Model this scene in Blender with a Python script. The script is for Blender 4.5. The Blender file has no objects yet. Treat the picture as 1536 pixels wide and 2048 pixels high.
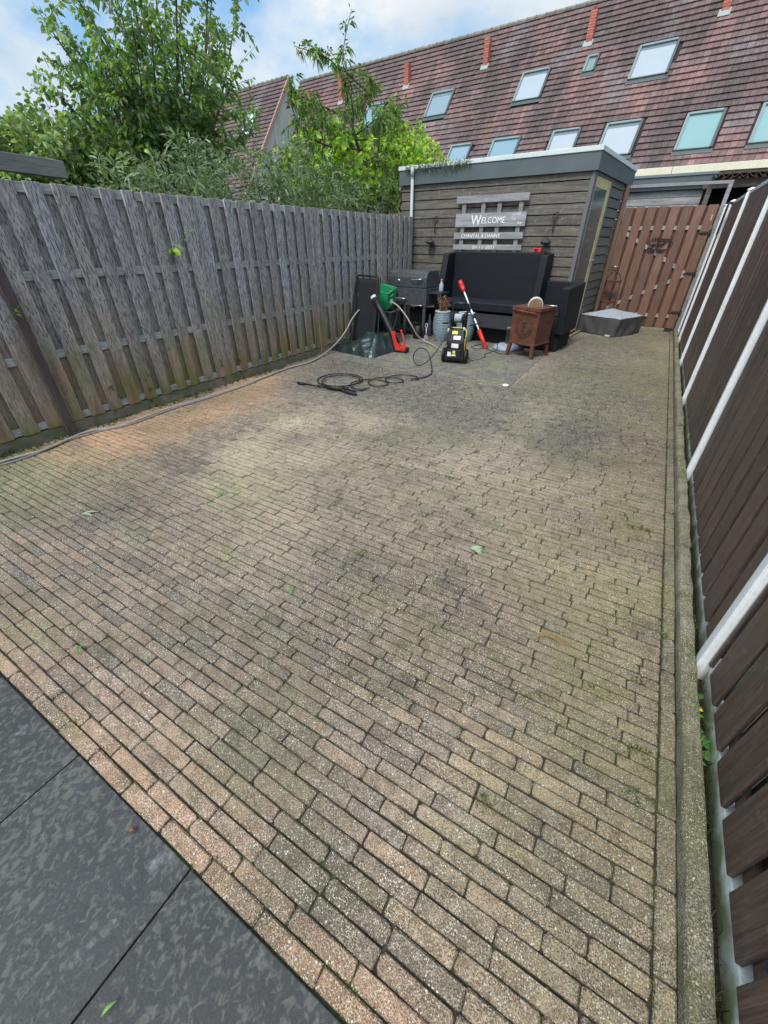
import bpy, bmesh, math, random
from mathutils import Vector, Matrix, noise
import numpy as np
R = math.radians
random.seed(7)
scene = bpy.context.scene
COL = scene.collection

# ------------------------------------------------------------------ camera, world, sun, exposure
CAM_H = 1.5; F = 800.0; PITCH = math.atan((1024 - 482) / F); YAW = R(30.85)
cam = bpy.data.cameras.new("camera"); cam.sensor_fit = 'VERTICAL'; cam.sensor_height = 36; cam.sensor_width = 27
cam.lens = 36 * F / 2048; cam.clip_start = .02; cam.clip_end = 3000
camo = bpy.data.objects.new("camera", cam); COL.objects.link(camo)
camo.location = (0, 0, CAM_H); camo.rotation_euler = (math.pi / 2 - PITCH, 0, YAW); scene.camera = camo
SUN_EL = 54; SUN_AZ = 268          # direction the light comes from: azimuth from +X, counter-clockwise
world = bpy.data.worlds.new("World"); scene.world = world; world.use_nodes = True
wt = world.node_tree; wt.nodes.clear()
def N(t, typ, **kw):
    n = t.nodes.new(typ)
    for k, v in kw.items():
        if k.startswith('i_'):
            n.inputs[k[2:].replace('_', ' ')].default_value = v
        else: setattr(n, k, v)
    return n
wo = N(wt, 'ShaderNodeOutputWorld'); bg = N(wt, 'ShaderNodeBackground'); bg.inputs[1].default_value = .14
sky = N(wt, 'ShaderNodeTexSky'); sky.sky_type = 'NISHITA'; sky.sun_disc = False
sky.sun_elevation = R(SUN_EL); sky.sun_rotation = R(90 - SUN_AZ); sky.dust_density = 1.5; sky.ozone_density = 1.5
tc = N(wt, 'ShaderNodeTexCoord'); mp = N(wt, 'ShaderNodeMapping'); mp.inputs['Scale'].default_value = (1, 1, 1.9)
mp.inputs['Location'].default_value = (.35, .2, .1)
wt.links.new(tc.outputs['Generated'], mp.inputs[0])
cn = N(wt, 'ShaderNodeTexNoise', i_Scale=2.3, i_Detail=9.0, i_Roughness=.58); wt.links.new(mp.outputs[0], cn.inputs['Vector'])
cr = N(wt, 'ShaderNodeValToRGB'); cr.color_ramp.elements[0].position = .42; cr.color_ramp.elements[1].position = .60
wt.links.new(cn.outputs[0], cr.inputs[0])
cn2 = N(wt, 'ShaderNodeTexNoise', i_Scale=3.4, i_Detail=6.0); wt.links.new(mp.outputs[0], cn2.inputs['Vector'])
cr2 = N(wt, 'ShaderNodeValToRGB'); cr2.color_ramp.elements[0].position = .35; cr2.color_ramp.elements[1].position = .68
cr2.color_ramp.elements[0].color = (3.2, 3.8, 4.4, 1); cr2.color_ramp.elements[1].color = (5.2, 5.3, 5.2, 1)
wt.links.new(cn2.outputs[0], cr2.inputs[0])
skm = N(wt, 'ShaderNodeMix', data_type='RGBA', blend_type='MIX'); skm.inputs[0].default_value = .65
wt.links.new(sky.outputs[0], skm.inputs[6]); skm.inputs[7].default_value = (1.3, 3.0, 4.9, 1)
cm = N(wt, 'ShaderNodeMix', data_type='RGBA', blend_type='MIX')
wt.links.new(cr.outputs[0], cm.inputs[0]); wt.links.new(skm.outputs[2], cm.inputs[6]); wt.links.new(cr2.outputs[0], cm.inputs[7])
# clouds and sky on the sun's side, out of view, brightened to add ambient light
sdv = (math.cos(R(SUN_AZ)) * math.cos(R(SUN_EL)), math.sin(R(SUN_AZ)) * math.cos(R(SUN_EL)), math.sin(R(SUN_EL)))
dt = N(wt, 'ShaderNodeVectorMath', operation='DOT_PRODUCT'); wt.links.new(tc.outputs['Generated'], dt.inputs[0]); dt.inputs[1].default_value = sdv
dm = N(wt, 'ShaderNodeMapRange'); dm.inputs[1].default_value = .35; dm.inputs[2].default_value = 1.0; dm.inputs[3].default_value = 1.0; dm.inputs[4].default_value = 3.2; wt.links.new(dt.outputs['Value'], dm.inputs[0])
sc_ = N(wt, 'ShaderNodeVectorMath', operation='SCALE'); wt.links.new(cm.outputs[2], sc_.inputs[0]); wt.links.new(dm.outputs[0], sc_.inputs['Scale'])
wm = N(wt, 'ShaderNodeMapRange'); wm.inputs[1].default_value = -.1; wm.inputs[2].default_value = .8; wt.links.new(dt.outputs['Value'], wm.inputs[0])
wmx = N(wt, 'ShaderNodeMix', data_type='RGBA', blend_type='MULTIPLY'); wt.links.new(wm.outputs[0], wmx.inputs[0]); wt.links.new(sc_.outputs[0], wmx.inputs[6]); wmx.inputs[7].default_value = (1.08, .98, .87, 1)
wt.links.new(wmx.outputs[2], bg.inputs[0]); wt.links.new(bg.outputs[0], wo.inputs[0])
sun = bpy.data.lights.new("sun", 'SUN'); sun.energy = 2.0; sun.angle = R(13); sun.color = (1, .93, .82)
suno = bpy.data.objects.new("sun", sun); COL.objects.link(suno)
sd = Vector((math.cos(R(SUN_AZ)) * math.cos(R(SUN_EL)), math.sin(R(SUN_AZ)) * math.cos(R(SUN_EL)), math.sin(R(SUN_EL))))
suno.rotation_euler = sd.to_track_quat('Z', 'Y').to_euler()
scene.view_settings.view_transform = 'Standard'; scene.view_settings.look = 'None'
scene.view_settings.exposure = 0.45; scene.view_settings.gamma = 1

# ------------------------------------------------------------------ helpers
_fw = Vector((-math.sin(YAW) * math.cos(PITCH), math.cos(YAW) * math.cos(PITCH), -math.sin(PITCH)))
_rt = Vector((math.cos(YAW), math.sin(YAW), 0)); _up = _rt.cross(_fw)
def ray(px, py): return _fw * F + _rt * (px - 768) - _up * (py - 1024)
def onx(px, py, x):
    r = ray(px, py); return Vector((0, 0, CAM_H)) + r * (x / r.x)
def onz(px, py, z=0):
    r = ray(px, py); return Vector((0, 0, CAM_H)) + r * ((z - CAM_H) / r.z)
def rnd(a, b): return random.uniform(a, b)
def cmul(c, f): return (c[0] * f, c[1] * f, c[2] * f)
def lerp(a, b, t): return tuple(a[i] * (1 - t) + b[i] * t for i in range(3))

def tag(o, label=None, cat=None, group=None, kind=None):
    if label: o['label'] = label
    if cat: o['category'] = cat
    if group: o['group'] = group
    if kind: o['kind'] = kind
    return o
def thing(name, label, cat, loc=(0, 0, 0), rz=0, group=None):
    o = bpy.data.objects.new(name, None); COL.objects.link(o); o.location = loc; o.rotation_euler = (0, 0, R(rz)); o.empty_display_size = .1
    return tag(o, label, cat, group)
def copy_tree(o, parent=None):
    c = o.copy(); COL.objects.link(c); c.parent = parent
    for ch in list(o.children): copy_tree(ch, c)
    return c

class MB:
    def __init__(s): s.v = []; s.f = []; s.c = []; s.sm = []
    def add(s, vs, fs, col=(1, 1, 1), smooth=False):
        b = len(s.v); s.v += [tuple(p) for p in vs]
        if col and not isinstance(col[0], (int, float)): s.c += list(col)
        else: s.c += [col] * len(vs)
        for f in fs: s.f.append(tuple(i + b for i in f)); s.sm.append(smooth)
    def box(s, x0, x1, y0, y1, z0, z1, col=(1, 1, 1), m=None, taper=None):
        vs = [Vector(p) for p in ((x0, y0, z0), (x1, y0, z0), (x1, y1, z0), (x0, y1, z0), (x0, y0, z1), (x1, y0, z1), (x1, y1, z1), (x0, y1, z1))]
        if taper:
            cx, cy = (x0 + x1) / 2, (y0 + y1) / 2
            for i in range(4, 8): vs[i].x = cx + (vs[i].x - cx) * taper; vs[i].y = cy + (vs[i].y - cy) * taper
        if m is not None: vs = [m @ p for p in vs]
        s.add(vs, [(0, 3, 2, 1), (4, 5, 6, 7), (0, 1, 5, 4), (1, 2, 6, 5), (2, 3, 7, 6), (3, 0, 4, 7)], col)
    def hexa(s, p, col=(1, 1, 1)):
        s.add(p, [(0, 3, 2, 1), (4, 5, 6, 7), (0, 1, 5, 4), (1, 2, 6, 5), (2, 3, 7, 6), (3, 0, 4, 7)], col)
    def beam(s, a, b, w, h, col=(1, 1, 1), up=(0, 0, 1)):
        a = Vector(a); b = Vector(b); d = (b - a).normalized(); u = Vector(up)
        if abs(d.dot(u)) > .95: u = Vector((0, 1, 0))
        x = d.cross(u).normalized(); y = x.cross(d).normalized()
        q = []
        for e in (a, b):
            for sx, sy in ((-1, -1), (1, -1), (1, 1), (-1, 1)): q.append(e + x * (sx * w / 2) + y * (sy * h / 2))
        s.add(q, [(0, 3, 2, 1), (4, 5, 6, 7), (0, 1, 5, 4), (1, 2, 6, 5), (2, 3, 7, 6), (3, 0, 4, 7)], col)
    def tube(s, pts, r, n=8, col=(1, 1, 1), closed=False, caps=True):
        pts = [Vector(p) for p in pts]; m = len(pts); rs = r if isinstance(r, (list, tuple)) else [r] * m
        prev = None; vs = []
        for i, p in enumerate(pts):
            if closed: t = pts[(i + 1) % m] - pts[i - 1]
            else: t = pts[min(i + 1, m - 1)] - pts[max(i - 1, 0)]
            if t.length < 1e-9: t = Vector((0, 0, 1))
            t.normalize()
            if prev is None:
                prev = t.cross(Vector((0, 0, 1)))
                if prev.length < .1: prev = t.cross(Vector((1, 0, 0)))
            prev = (prev - t * prev.dot(t)).normalized(); q = t.cross(prev)
            for k in range(n):
                a = 2 * math.pi * k / n; vs.append(p + prev * (math.cos(a) * rs[i]) + q * (math.sin(a) * rs[i]))
        fs = []
        for i in range(m if closed else m - 1):
            j = (i + 1) % m
            for k in range(n): fs.append((i * n + k, i * n + (k + 1) % n, j * n + (k + 1) % n, j * n + k))
        if caps and not closed: fs.append(tuple(range(n - 1, -1, -1))); fs.append(tuple((m - 1) * n + k for k in range(n)))
        s.add(vs, fs, col, True)
    def lathe(s, prof, n=24, c=(0, 0, 0), col=(1, 1, 1), axis='z', m=None):
        vs = []; fs = []; cols = []
        for i, p in enumerate(prof):
            for k in range(n):
                a = 2 * math.pi * k / n; x, y, z = p[0] * math.cos(a), p[0] * math.sin(a), p[1]
                if axis == 'x': x, y, z = z, x, y
                if axis == 'y': x, y, z = x, z, y
                q = Vector((x + c[0], y + c[1], z + c[2])); vs.append(m @ q if m is not None else q)
                cols.append(p[2] if len(p) > 2 else col)
        for i in range(len(prof) - 1):
            for k in range(n): fs.append((i * n + k, i * n + (k + 1) % n, (i + 1) * n + (k + 1) % n, (i + 1) * n + k))
        fs.append(tuple(range(n - 1, -1, -1))); fs.append(tuple((len(prof) - 1) * n + k for k in range(n)))
        s.add(vs, fs, cols, True)
    def prism(s, poly, a, b, col=(1, 1, 1), m=None):   # poly in local xz, extruded y a..b
        n = len(poly); vs = [Vector((p[0], a, p[1])) for p in poly] + [Vector((p[0], b, p[1])) for p in poly]
        if m is not None: vs = [m @ p for p in vs]
        s.add(vs, [tuple(range(n)), tuple(range(2 * n - 1, n - 1, -1))] + [(i, i + n, (i + 1) % n + n, (i + 1) % n) for i in range(n)], col)
    def build(s, name, mat, parent=None, bevel=0, seg=2, fix=True):
        me = bpy.data.meshes.new(name); me.from_pydata(s.v, [], s.f)
        a = me.color_attributes.new('col', 'FLOAT_COLOR', 'POINT')
        arr = np.ones((len(s.v), 4), dtype=np.float32); arr[:, :3] = np.array(s.c, dtype=np.float32); a.data.foreach_set('color', arr.ravel())
        me.polygons.foreach_set('use_smooth', s.sm); me.materials.append(mat)
        if fix:
            bm = bmesh.new(); bm.from_mesh(me); bmesh.ops.recalc_face_normals(bm, faces=bm.faces); bm.to_mesh(me); bm.free()
        me.update()
        o = bpy.data.objects.new(name, me); COL.objects.link(o)
        if parent is not None: o.parent = parent
        if bevel:
            mo = o.modifiers.new('b', 'BEVEL'); mo.width = bevel; mo.segments = seg; mo.limit_method = 'ANGLE'; mo.angle_limit = R(35); mo.harden_normals = False
        return o
def spline(pts, sub=8, closed=False):
    P = [Vector(p) for p in pts]; out = []; n = len(P)
    for i in range(n if closed else n - 1):
        if closed: a, b, c, d = P[i - 1], P[i], P[(i + 1) % n], P[(i + 2) % n]
        else: a, b, c, d = P[max(i - 1, 0)], P[i], P[i + 1], P[min(i + 2, n - 1)]
        for k in range(sub):
            t = k / sub; out.append(.5 * ((2 * b) + (c - a) * t + (2 * a - 5 * b + 4 * c - d) * t * t + (3 * b - a - 3 * c + d) * t ** 3))
    if not closed: out.append(P[-1])
    return out

# ------------------------------------------------------------------ materials
def mat(name, color=None, rough=.8, amt=.25, scale=8, stretch=(1, 1, 1), fine=.15, fscale=60, bump=.2, bdist=.004, spec=.4, metal=0, detail=6, hi=None, hipos=(.55, .75), post=None, coat=0):
    m = bpy.data.materials.new(name); m.use_nodes = True; t = m.node_tree; t.nodes.clear()
    out = N(t, 'ShaderNodeOutputMaterial'); p = N(t, 'ShaderNodeBsdfPrincipled'); t.links.new(p.outputs[0], out.inputs[0])
    tc = N(t, 'ShaderNodeTexCoord'); mp = N(t, 'ShaderNodeMapping'); mp.inputs['Scale'].default_value = stretch; t.links.new(tc.outputs['Object'], mp.inputs[0])
    n1 = N(t, 'ShaderNodeTexNoise', i_Scale=scale, i_Detail=detail, i_Roughness=.6); t.links.new(mp.outputs[0], n1.inputs['Vector'])
    n2 = N(t, 'ShaderNodeTexNoise', i_Scale=fscale, i_Detail=3.0); t.links.new(mp.outputs[0], n2.inputs['Vector'])
    at = N(t, 'ShaderNodeAttribute', attribute_name='col')
    base = N(t, 'ShaderNodeMix', data_type='RGBA', blend_type='MULTIPLY'); base.inputs[0].default_value = 1
    base.inputs[6].default_value = (*(color or (1, 1, 1)), 1); t.links.new(at.outputs[0], base.inputs[7])
    m1 = N(t, 'ShaderNodeMapRange'); m1.inputs[1].default_value = .25; m1.inputs[2].default_value = .75; m1.inputs[3].default_value = 1 - amt; m1.inputs[4].default_value = 1 + amt
    t.links.new(n1.outputs[0], m1.inputs[0])
    m2 = N(t, 'ShaderNodeMapRange'); m2.inputs[1].default_value = .3; m2.inputs[2].default_value = .7; m2.inputs[3].default_value = 1 - fine; m2.inputs[4].default_value = 1 + fine
    t.links.new(n2.outputs[0], m2.inputs[0])
    mm = N(t, 'ShaderNodeMath', operation='MULTIPLY'); t.links.new(m1.outputs[0], mm.inputs[0]); t.links.new(m2.outputs[0], mm.inputs[1])
    vm = N(t, 'ShaderNodeVectorMath', operation='SCALE'); t.links.new(base.outputs[2], vm.inputs[0]); t.links.new(mm.outputs[0], vm.inputs['Scale'])
    src = vm.outputs[0]
    if hi:
        n3 = N(t, 'ShaderNodeTexNoise', i_Scale=scale * .37, i_Detail=5.0, i_Roughness=.65); t.links.new(tc.outputs['Object'], n3.inputs['Vector'])
        m3 = N(t, 'ShaderNodeMapRange'); m3.inputs[1].default_value = hipos[0]; m3.inputs[2].default_value = hipos[1]; t.links.new(n3.outputs[0], m3.inputs[0])
        mx = N(t, 'ShaderNodeMix', data_type='RGBA'); t.links.new(m3.outputs[0], mx.inputs[0]); t.links.new(src, mx.inputs[6]); mx.inputs[7].default_value = (*hi, 1); src = mx.outputs[2]
    if post: src = post(t, tc, mp, src, n1, n2)
    t.links.new(src, p.inputs['Base Color'])
    p.inputs['Roughness'].default_value = rough; p.inputs['Specular IOR Level'].default_value = spec; p.inputs['Metallic'].default_value = metal
    p.inputs['Coat Weight'].default_value = coat
    if bump:
        ad = N(t, 'ShaderNodeMath', operation='ADD'); t.links.new(n1.outputs[0], ad.inputs[0]); t.links.new(n2.outputs[0], ad.inputs[1])
        b = N(t, 'ShaderNodeBump', i_Strength=bump, i_Distance=bdist); t.links.new(ad.outputs[0], b.inputs['Height']); t.links.new(b.outputs[0], p.inputs['Normal'])
    return m

def post_cracks(color, scale, stretch, lo=.42, hi=.5, amt=.8):
    def f(t, tc, mp, src, n1, n2):
        m = N(t, 'ShaderNodeMapping'); m.inputs['Scale'].default_value = stretch; t.links.new(tc.outputs['Object'], m.inputs[0])
        n = N(t, 'ShaderNodeTexNoise', i_Scale=scale, i_Detail=3.0, i_Roughness=.7, i_Distortion=.6); t.links.new(m.outputs[0], n.inputs['Vector'])
        r = N(t, 'ShaderNodeMapRange'); r.inputs[1].default_value = lo; r.inputs[2].default_value = hi; r.inputs[3].default_value = amt; r.inputs[4].default_value = 0
        t.links.new(n.outputs[0], r.inputs[0])
        mx = N(t, 'ShaderNodeMix', data_type='RGBA'); t.links.new(r.outputs[0], mx.inputs[0]); t.links.new(src, mx.inputs[6]); mx.inputs[7].default_value = (*color, 1)
        return mx.outputs[2]
    return f
def post_fence(t, tc, mp, src, n1, n2):
    src = post_cracks((.07, .067, .075), 75, (1, 1.3, .20), .42, .51, .88)(t, tc, mp, src, n1, n2)
    sp = N(t, 'ShaderNodeSeparateXYZ'); t.links.new(tc.outputs['Object'], sp.inputs[0])
    n = N(t, 'ShaderNodeTexNoise', i_Scale=2.2, i_Detail=5.0); t.links.new(tc.outputs['Object'], n.inputs['Vector'])
    ad = N(t, 'ShaderNodeMath', operation='MULTIPLY_ADD'); t.links.new(n.outputs[0], ad.inputs[0]); ad.inputs[1].default_value = -1.5; t.links.new(sp.outputs[2], ad.inputs[2])
    r = N(t, 'ShaderNodeMapRange'); r.inputs[1].default_value = -.70; r.inputs[2].default_value = .30; r.inputs[3].default_value = 1; r.inputs[4].default_value = 0; t.links.new(ad.outputs[0], r.inputs[0])
    n4 = N(t, 'ShaderNodeTexNoise', i_Scale=4.0, i_Detail=4.0); t.links.new(tc.outputs['Object'], n4.inputs['Vector'])
    r4 = N(t, 'ShaderNodeMapRange'); r4.inputs[1].default_value = .42; r4.inputs[2].default_value = .6; t.links.new(n4.outputs[0], r4.inputs[0])
    c = N(t, 'ShaderNodeMix', data_type='RGBA'); t.links.new(r4.outputs[0], c.inputs[0]); c.inputs[6].default_value = (.24, .15, .085, 1); c.inputs[7].default_value = (.15, .15, .05, 1)
    cm_ = N(t, 'ShaderNodeVectorMath', operation='SCALE'); m2 = N(t, 'ShaderNodeMapRange'); m2.inputs[1].default_value = .3; m2.inputs[2].default_value = .7; m2.inputs[3].default_value = .6; m2.inputs[4].default_value = 1.4
    t.links.new(n1.outputs[0], m2.inputs[0]); t.links.new(c.outputs[2], cm_.inputs[0]); t.links.new(m2.outputs[0], cm_.inputs['Scale'])
    mx = N(t, 'ShaderNodeMix', data_type='RGBA'); t.links.new(r.outputs[0], mx.inputs[0]); t.links.new(src, mx.inputs[6]); t.links.new(cm_.outputs[0], mx.inputs[7])
    return mx.outputs[2]
def post_pebble(t, tc, mp, src, n1, n2):
    # exposed aggregate: small pale stones set in the brick face, plus damp algae film
    at_ = tc.outputs['Object']
    for sc, th, c, w in ((310, .42, (.46, .40, .31), .7), (190, .30, (.66, .63, .56), .9), (85, .19, (.70, .68, .61), .95), (260, .44, (.045, .038, .034), .8)):
        v = N(t, 'ShaderNodeTexVoronoi', i_Scale=float(sc)); t.links.new(tc.outputs['Object'], v.inputs['Vector'])
        sp = N(t, 'ShaderNodeSeparateColor'); t.links.new(v.outputs['Color'], sp.inputs[0])
        pick = N(t, 'ShaderNodeMath', operation='GREATER_THAN'); t.links.new(sp.outputs[0], pick.inputs[0]); pick.inputs[1].default_value = {310: .42, 190: .50, 85: .82, 260: .42}[sc]
        r = N(t, 'ShaderNodeMapRange'); r.inputs[1].default_value = th; r.inputs[2].default_value = th + .1; r.inputs[3].default_value = w; r.inputs[4].default_value = 0; t.links.new(v.outputs['Distance'], r.inputs[0])
        dn = N(t, 'ShaderNodeTexNoise', i_Scale=5.0 + sc * .02, i_Detail=2.0); t.links.new(at_, dn.inputs['Vector'])
        dr_ = N(t, 'ShaderNodeMapRange'); dr_.inputs[1].default_value = .35; dr_.inputs[2].default_value = .62; dr_.inputs[3].default_value = .25; dr_.inputs[4].default_value = 1; t.links.new(dn.outputs[0], dr_.inputs[0])
        mu0 = N(t, 'ShaderNodeMath', operation='MULTIPLY'); t.links.new(dr_.outputs[0], mu0.inputs[0]); t.links.new(r.outputs[0], mu0.inputs[1])
        mu = N(t, 'ShaderNodeMath', operation='MULTIPLY'); t.links.new(pick.outputs[0], mu.inputs[0]); t.links.new(mu0.outputs[0], mu.inputs[1])
        mx = N(t, 'ShaderNodeMix', data_type='RGBA'); t.links.new(mu.outputs[0], mx.inputs[0]); t.links.new(src, mx.inputs[6]); mx.inputs[7].default_value = (*c, 1); src = mx.outputs[2]
    n = N(t, 'ShaderNodeTexNoise', i_Scale=1.1, i_Detail=7.0, i_Roughness=.62); t.links.new(tc.outputs['Object'], n.inputs['Vector'])
    sx = N(t, 'ShaderNodeSeparateXYZ'); t.links.new(tc.outputs['Object'], sx.inputs[0])
    gx = N(t, 'ShaderNodeMapRange'); gx.inputs[1].default_value = -1.2; gx.inputs[2].default_value = .5; gx.inputs[3].default_value = 0; gx.inputs[4].default_value = .10; t.links.new(sx.outputs[0], gx.inputs[0])
    ad = N(t, 'ShaderNodeMath', operation='ADD'); t.links.new(n.outputs[0], ad.inputs[0]); t.links.new(gx.outputs[0], ad.inputs[1])
    r = N(t, 'ShaderNodeMapRange'); r.inputs[1].default_value = .53; r.inputs[2].default_value = .76; r.inputs[3].default_value = 0; r.inputs[4].default_value = .55; t.links.new(ad.outputs[0], r.inputs[0])
    mx = N(t, 'ShaderNodeMix', data_type='RGBA'); t.links.new(r.outputs[0], mx.inputs[0]); t.links.new(src, mx.inputs[6]); mx.inputs[7].default_value = (.125, .125, .055, 1)
    return mx.outputs[2]

M = {}
M['brick'] = mat('paver', (1, 1, 1), .85, .42, 22, fine=.5, fscale=260, bump=1.0, bdist=.004, spec=.3, post=post_pebble)
M['joint'] = mat('joint', (.040, .034, .024), .95, .5, 9, fine=.4, fscale=120, bump=.6, hi=(.065, .085, .02), hipos=(.5, .66))
M['soil'] = mat('soil', (.05, .042, .03), .95, .5, 12, fine=.5, fscale=90, bump=1, bdist=.02, hi=(.05, .08, .02), hipos=(.5, .7))
M['slab'] = mat('slab', (.072, .07, .062), .8, .35, 6, fine=.6, fscale=230, bump=.5, hi=(.15, .15, .06), hipos=(.5, .72), post=lambda *a: post_pebble(*a))
def post_tile(t, tc, mp, src, n1, n2):
    m = N(t, 'ShaderNodeMapping'); m.inputs['Scale'].default_value = (1.0, .8, 1); m.inputs['Rotation'].default_value = (0, 0, R(35)); t.links.new(tc.outputs['Object'], m.inputs[0])
    n = N(t, 'ShaderNodeTexNoise', i_Scale=56.0, i_Detail=3.0, i_Roughness=.55, i_Distortion=.7); t.links.new(m.outputs[0], n.inputs['Vector'])
    nb = N(t, 'ShaderNodeTexNoise', i_Scale=2.0, i_Detail=2.0); t.links.new(tc.outputs['Object'], nb.inputs['Vector'])
    ad = N(t, 'ShaderNodeMath', operation='MULTIPLY_ADD'); t.links.new(nb.outputs[0], ad.inputs[0]); ad.inputs[1].default_value = .35; t.links.new(n.outputs[0], ad.inputs[2])
    r = N(t, 'ShaderNodeMapRange'); r.inputs[1].default_value = .665; r.inputs[2].default_value = .80; t.links.new(ad.outputs[0], r.inputs[0])
    mx = N(t, 'ShaderNodeMix', data_type='RGBA'); t.links.new(r.outputs[0], mx.inputs[0]); t.links.new(src, mx.inputs[6]); mx.inputs[7].default_value = (.088, .09, .08, 1)
    # chalky scuffs
    n5 = N(t, 'ShaderNodeTexNoise', i_Scale=3.1, i_Detail=8.0, i_Roughness=.75); t.links.new(tc.outputs['Object'], n5.inputs['Vector'])
    r5 = N(t, 'ShaderNodeMapRange'); r5.inputs[1].default_value = .575; r5.inputs[2].default_value = .74; r5.inputs[4].default_value = .75; t.links.new(n5.outputs[0], r5.inputs[0])
    m5 = N(t, 'ShaderNodeMix', data_type='RGBA'); t.links.new(r5.outputs[0], m5.inputs[0]); t.links.new(mx.outputs[2], m5.inputs[6]); m5.inputs[7].default_value = (.30, .33, .33, 1)
    return m5.outputs[2]
M['tile'] = mat('dark_tile', (.036, .038, .040), .5, .15, 10, fine=.25, fscale=220, bump=.15, spec=.35, post=post_tile)
M['fence'] = mat('weathered_wood', (.335, .31, .305), .85, .3, 14, (1, 1, .12), .2, 90, .5, .003, post=post_fence)
M['darkpost'] = mat('dark_post', (.075, .055, .05), .75, .3, 14, (1, 1, .15), .2, 90, .4)
M['brown'] = mat('brown_stained_wood', (.082, .054, .045), .5, .5, 62, (1, 1, .045), .3, 240, .5, .002, spec=.5, hi=(.16, .14, .135), hipos=(.56, .8))
M['gate'] = mat('red_brown_wood', (.155, .085, .06), .75, .35, 50, (1, 1, .06), .18, 100, .3, .002, hi=(.16, .13, .115), hipos=(.6, .85))
M['plank'] = mat('grey_cladding', (.095, .087, .078), .85, .5, 40, (.06, 1, 1), .25, 100, .5, .003, hi=(.20, .20, .20), hipos=(.55, .85))
M['pallet'] = mat('pallet_wood', (.22, .225, .235), .85, .35, 16, (.12, 1, 1), .2, 100, .4)
M['rail'] = mat('rail_wood', (.30, .30, .29), .85, .35, 16, (1, .15, 1), .25, 100, .4, hi=(.13, .14, .09), hipos=(.5, .75))
M['base'] = mat('base_board', (.20, .165, .125), .9, .35, 12, (1, .15, 1), .25, 100, .4, hi=(.11, .12, .06), hipos=(.42, .62))
M['white'] = mat('white_paint', (.78, .80, .81), .5, .08, 5, fine=.06, bump=.05)
def post_algae(t, tc, mp, src, n1, n2):
    sp = N(t, 'ShaderNodeSeparateXYZ'); t.links.new(tc.outputs['Object'], sp.inputs[0])
    n = N(t, 'ShaderNodeTexNoise', i_Scale=9.0, i_Detail=6.0); t.links.new(tc.outputs['Object'], n.inputs['Vector'])
    ad = N(t, 'ShaderNodeMath', operation='MULTIPLY_ADD'); t.links.new(n.outputs[0], ad.inputs[0]); ad.inputs[1].default_value = -.28; t.links.new(sp.outputs[2], ad.inputs[2])
    r = N(t, 'ShaderNodeMapRange'); r.inputs[1].default_value = -.15; r.inputs[2].default_value = -.08; r.inputs[3].default_value = .95; r.inputs[4].default_value = 0; t.links.new(ad.outputs[0], r.inputs[0])
    mx = N(t, 'ShaderNodeMix', data_type='RGBA'); t.links.new(r.outputs[0], mx.inputs[0]); t.links.new(src, mx.inputs[6]); mx.inputs[7].default_value = (.27, .28, .14, 1)
    return mx.outputs[2]
M['whiteconc'] = mat('white_concrete', (.74, .75, .71), .8, .15, 12, fine=.15, bump=.3, post=post_algae)
M['curb'] = mat('kerb_concrete', (.21, .185, .125), .92, .35, 9, fine=.6, fscale=210, bump=1.0, hi=(.11, .11, .035), hipos=(.48, .60), post=lambda *a: post_pebble(*a))
M['fascia'] = mat('grey_blue_fascia', (.075, .095, .105), .55, .12, 3, fine=.05, bump=.03)
M['trim'] = mat('roof_trim', (.50, .56, .56), .55, .12, 5, fine=.08, bump=.03)
M['pipe'] = mat('pipe', (.34, .39, .41), .5, .1, 5, bump=.02)
M['yellow'] = mat('yellow_frame', (.50, .41, .20), .6, .2, 6, bump=.05)
M['dgrey'] = mat('dark_grey_frame', (.11, .115, .12), .6, .15, 6, bump=.05)
M['doorglass'] = mat('door_glass', (.075, .105, .105), .12, .1, 3, fine=.02, bump=.02, spec=.6)
M['black'] = mat('black_plastic', (.009, .010, .012), .5, .2, 6, fine=.05, bump=.05)
M['blackmat'] = mat('black_fabric', (.006, .007, .010), .8, .3, 10, bump=.2)
M['metal'] = mat('bare_metal', (.55, .56, .56), .3, .1, 8, bump=.02, metal=.9)
M['iron'] = mat('dark_iron', (.03, .026, .024), .6, .3, 20, bump=.2)
M['red'] = mat('red_plastic', (.50, .025, .022), .35, .08, 6, bump=.02)
M['plain'] = mat('painted_part', (1, 1, 1), .45, .05, 6, bump=.02)
M['matt'] = mat('matt_part', (1, 1, 1), .85, .15, 12, bump=.1)
def post_weave(t, tc, mp, src, n1, n2):
    w = N(t, 'ShaderNodeTexWave', wave_type='BANDS', bands_direction='Z'); w.inputs['Scale'].default_value = 34; w.inputs['Distortion'].default_value = .6; t.links.new(tc.outputs['Object'], w.inputs['Vector'])
    v = N(t, 'ShaderNodeTexWave', wave_type='BANDS', bands_direction='DIAGONAL'); v.inputs['Scale'].default_value = 27; v.inputs['Distortion'].default_value = .6; t.links.new(tc.outputs['Object'], v.inputs['Vector'])
    mu = N(t, 'ShaderNodeMath', operation='MULTIPLY'); t.links.new(w.outputs[0], mu.inputs[0]); t.links.new(v.outputs[0], mu.inputs[1])
    r = N(t, 'ShaderNodeMapRange'); r.inputs[3].default_value = .6; r.inputs[4].default_value = 1.6; t.links.new(mu.outputs[0], r.inputs[0])
    s = N(t, 'ShaderNodeVectorMath', operation='SCALE'); t.links.new(src, s.inputs[0]); t.links.new(r.outputs[0], s.inputs['Scale'])
    return s.outputs[0]
M['rattan'] = mat('black_rattan', (.007, .009, .014), .55, .2, 6, fine=.5, fscale=130, bump=.7, spec=.3, post=post_weave)
M['rust'] = mat('rusty_steel', (.09, .031, .016), .85, .45, 9, fine=.3, fscale=60, bump=.3, hi=(.07, .03, .022), hipos=(.5, .7))
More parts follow.
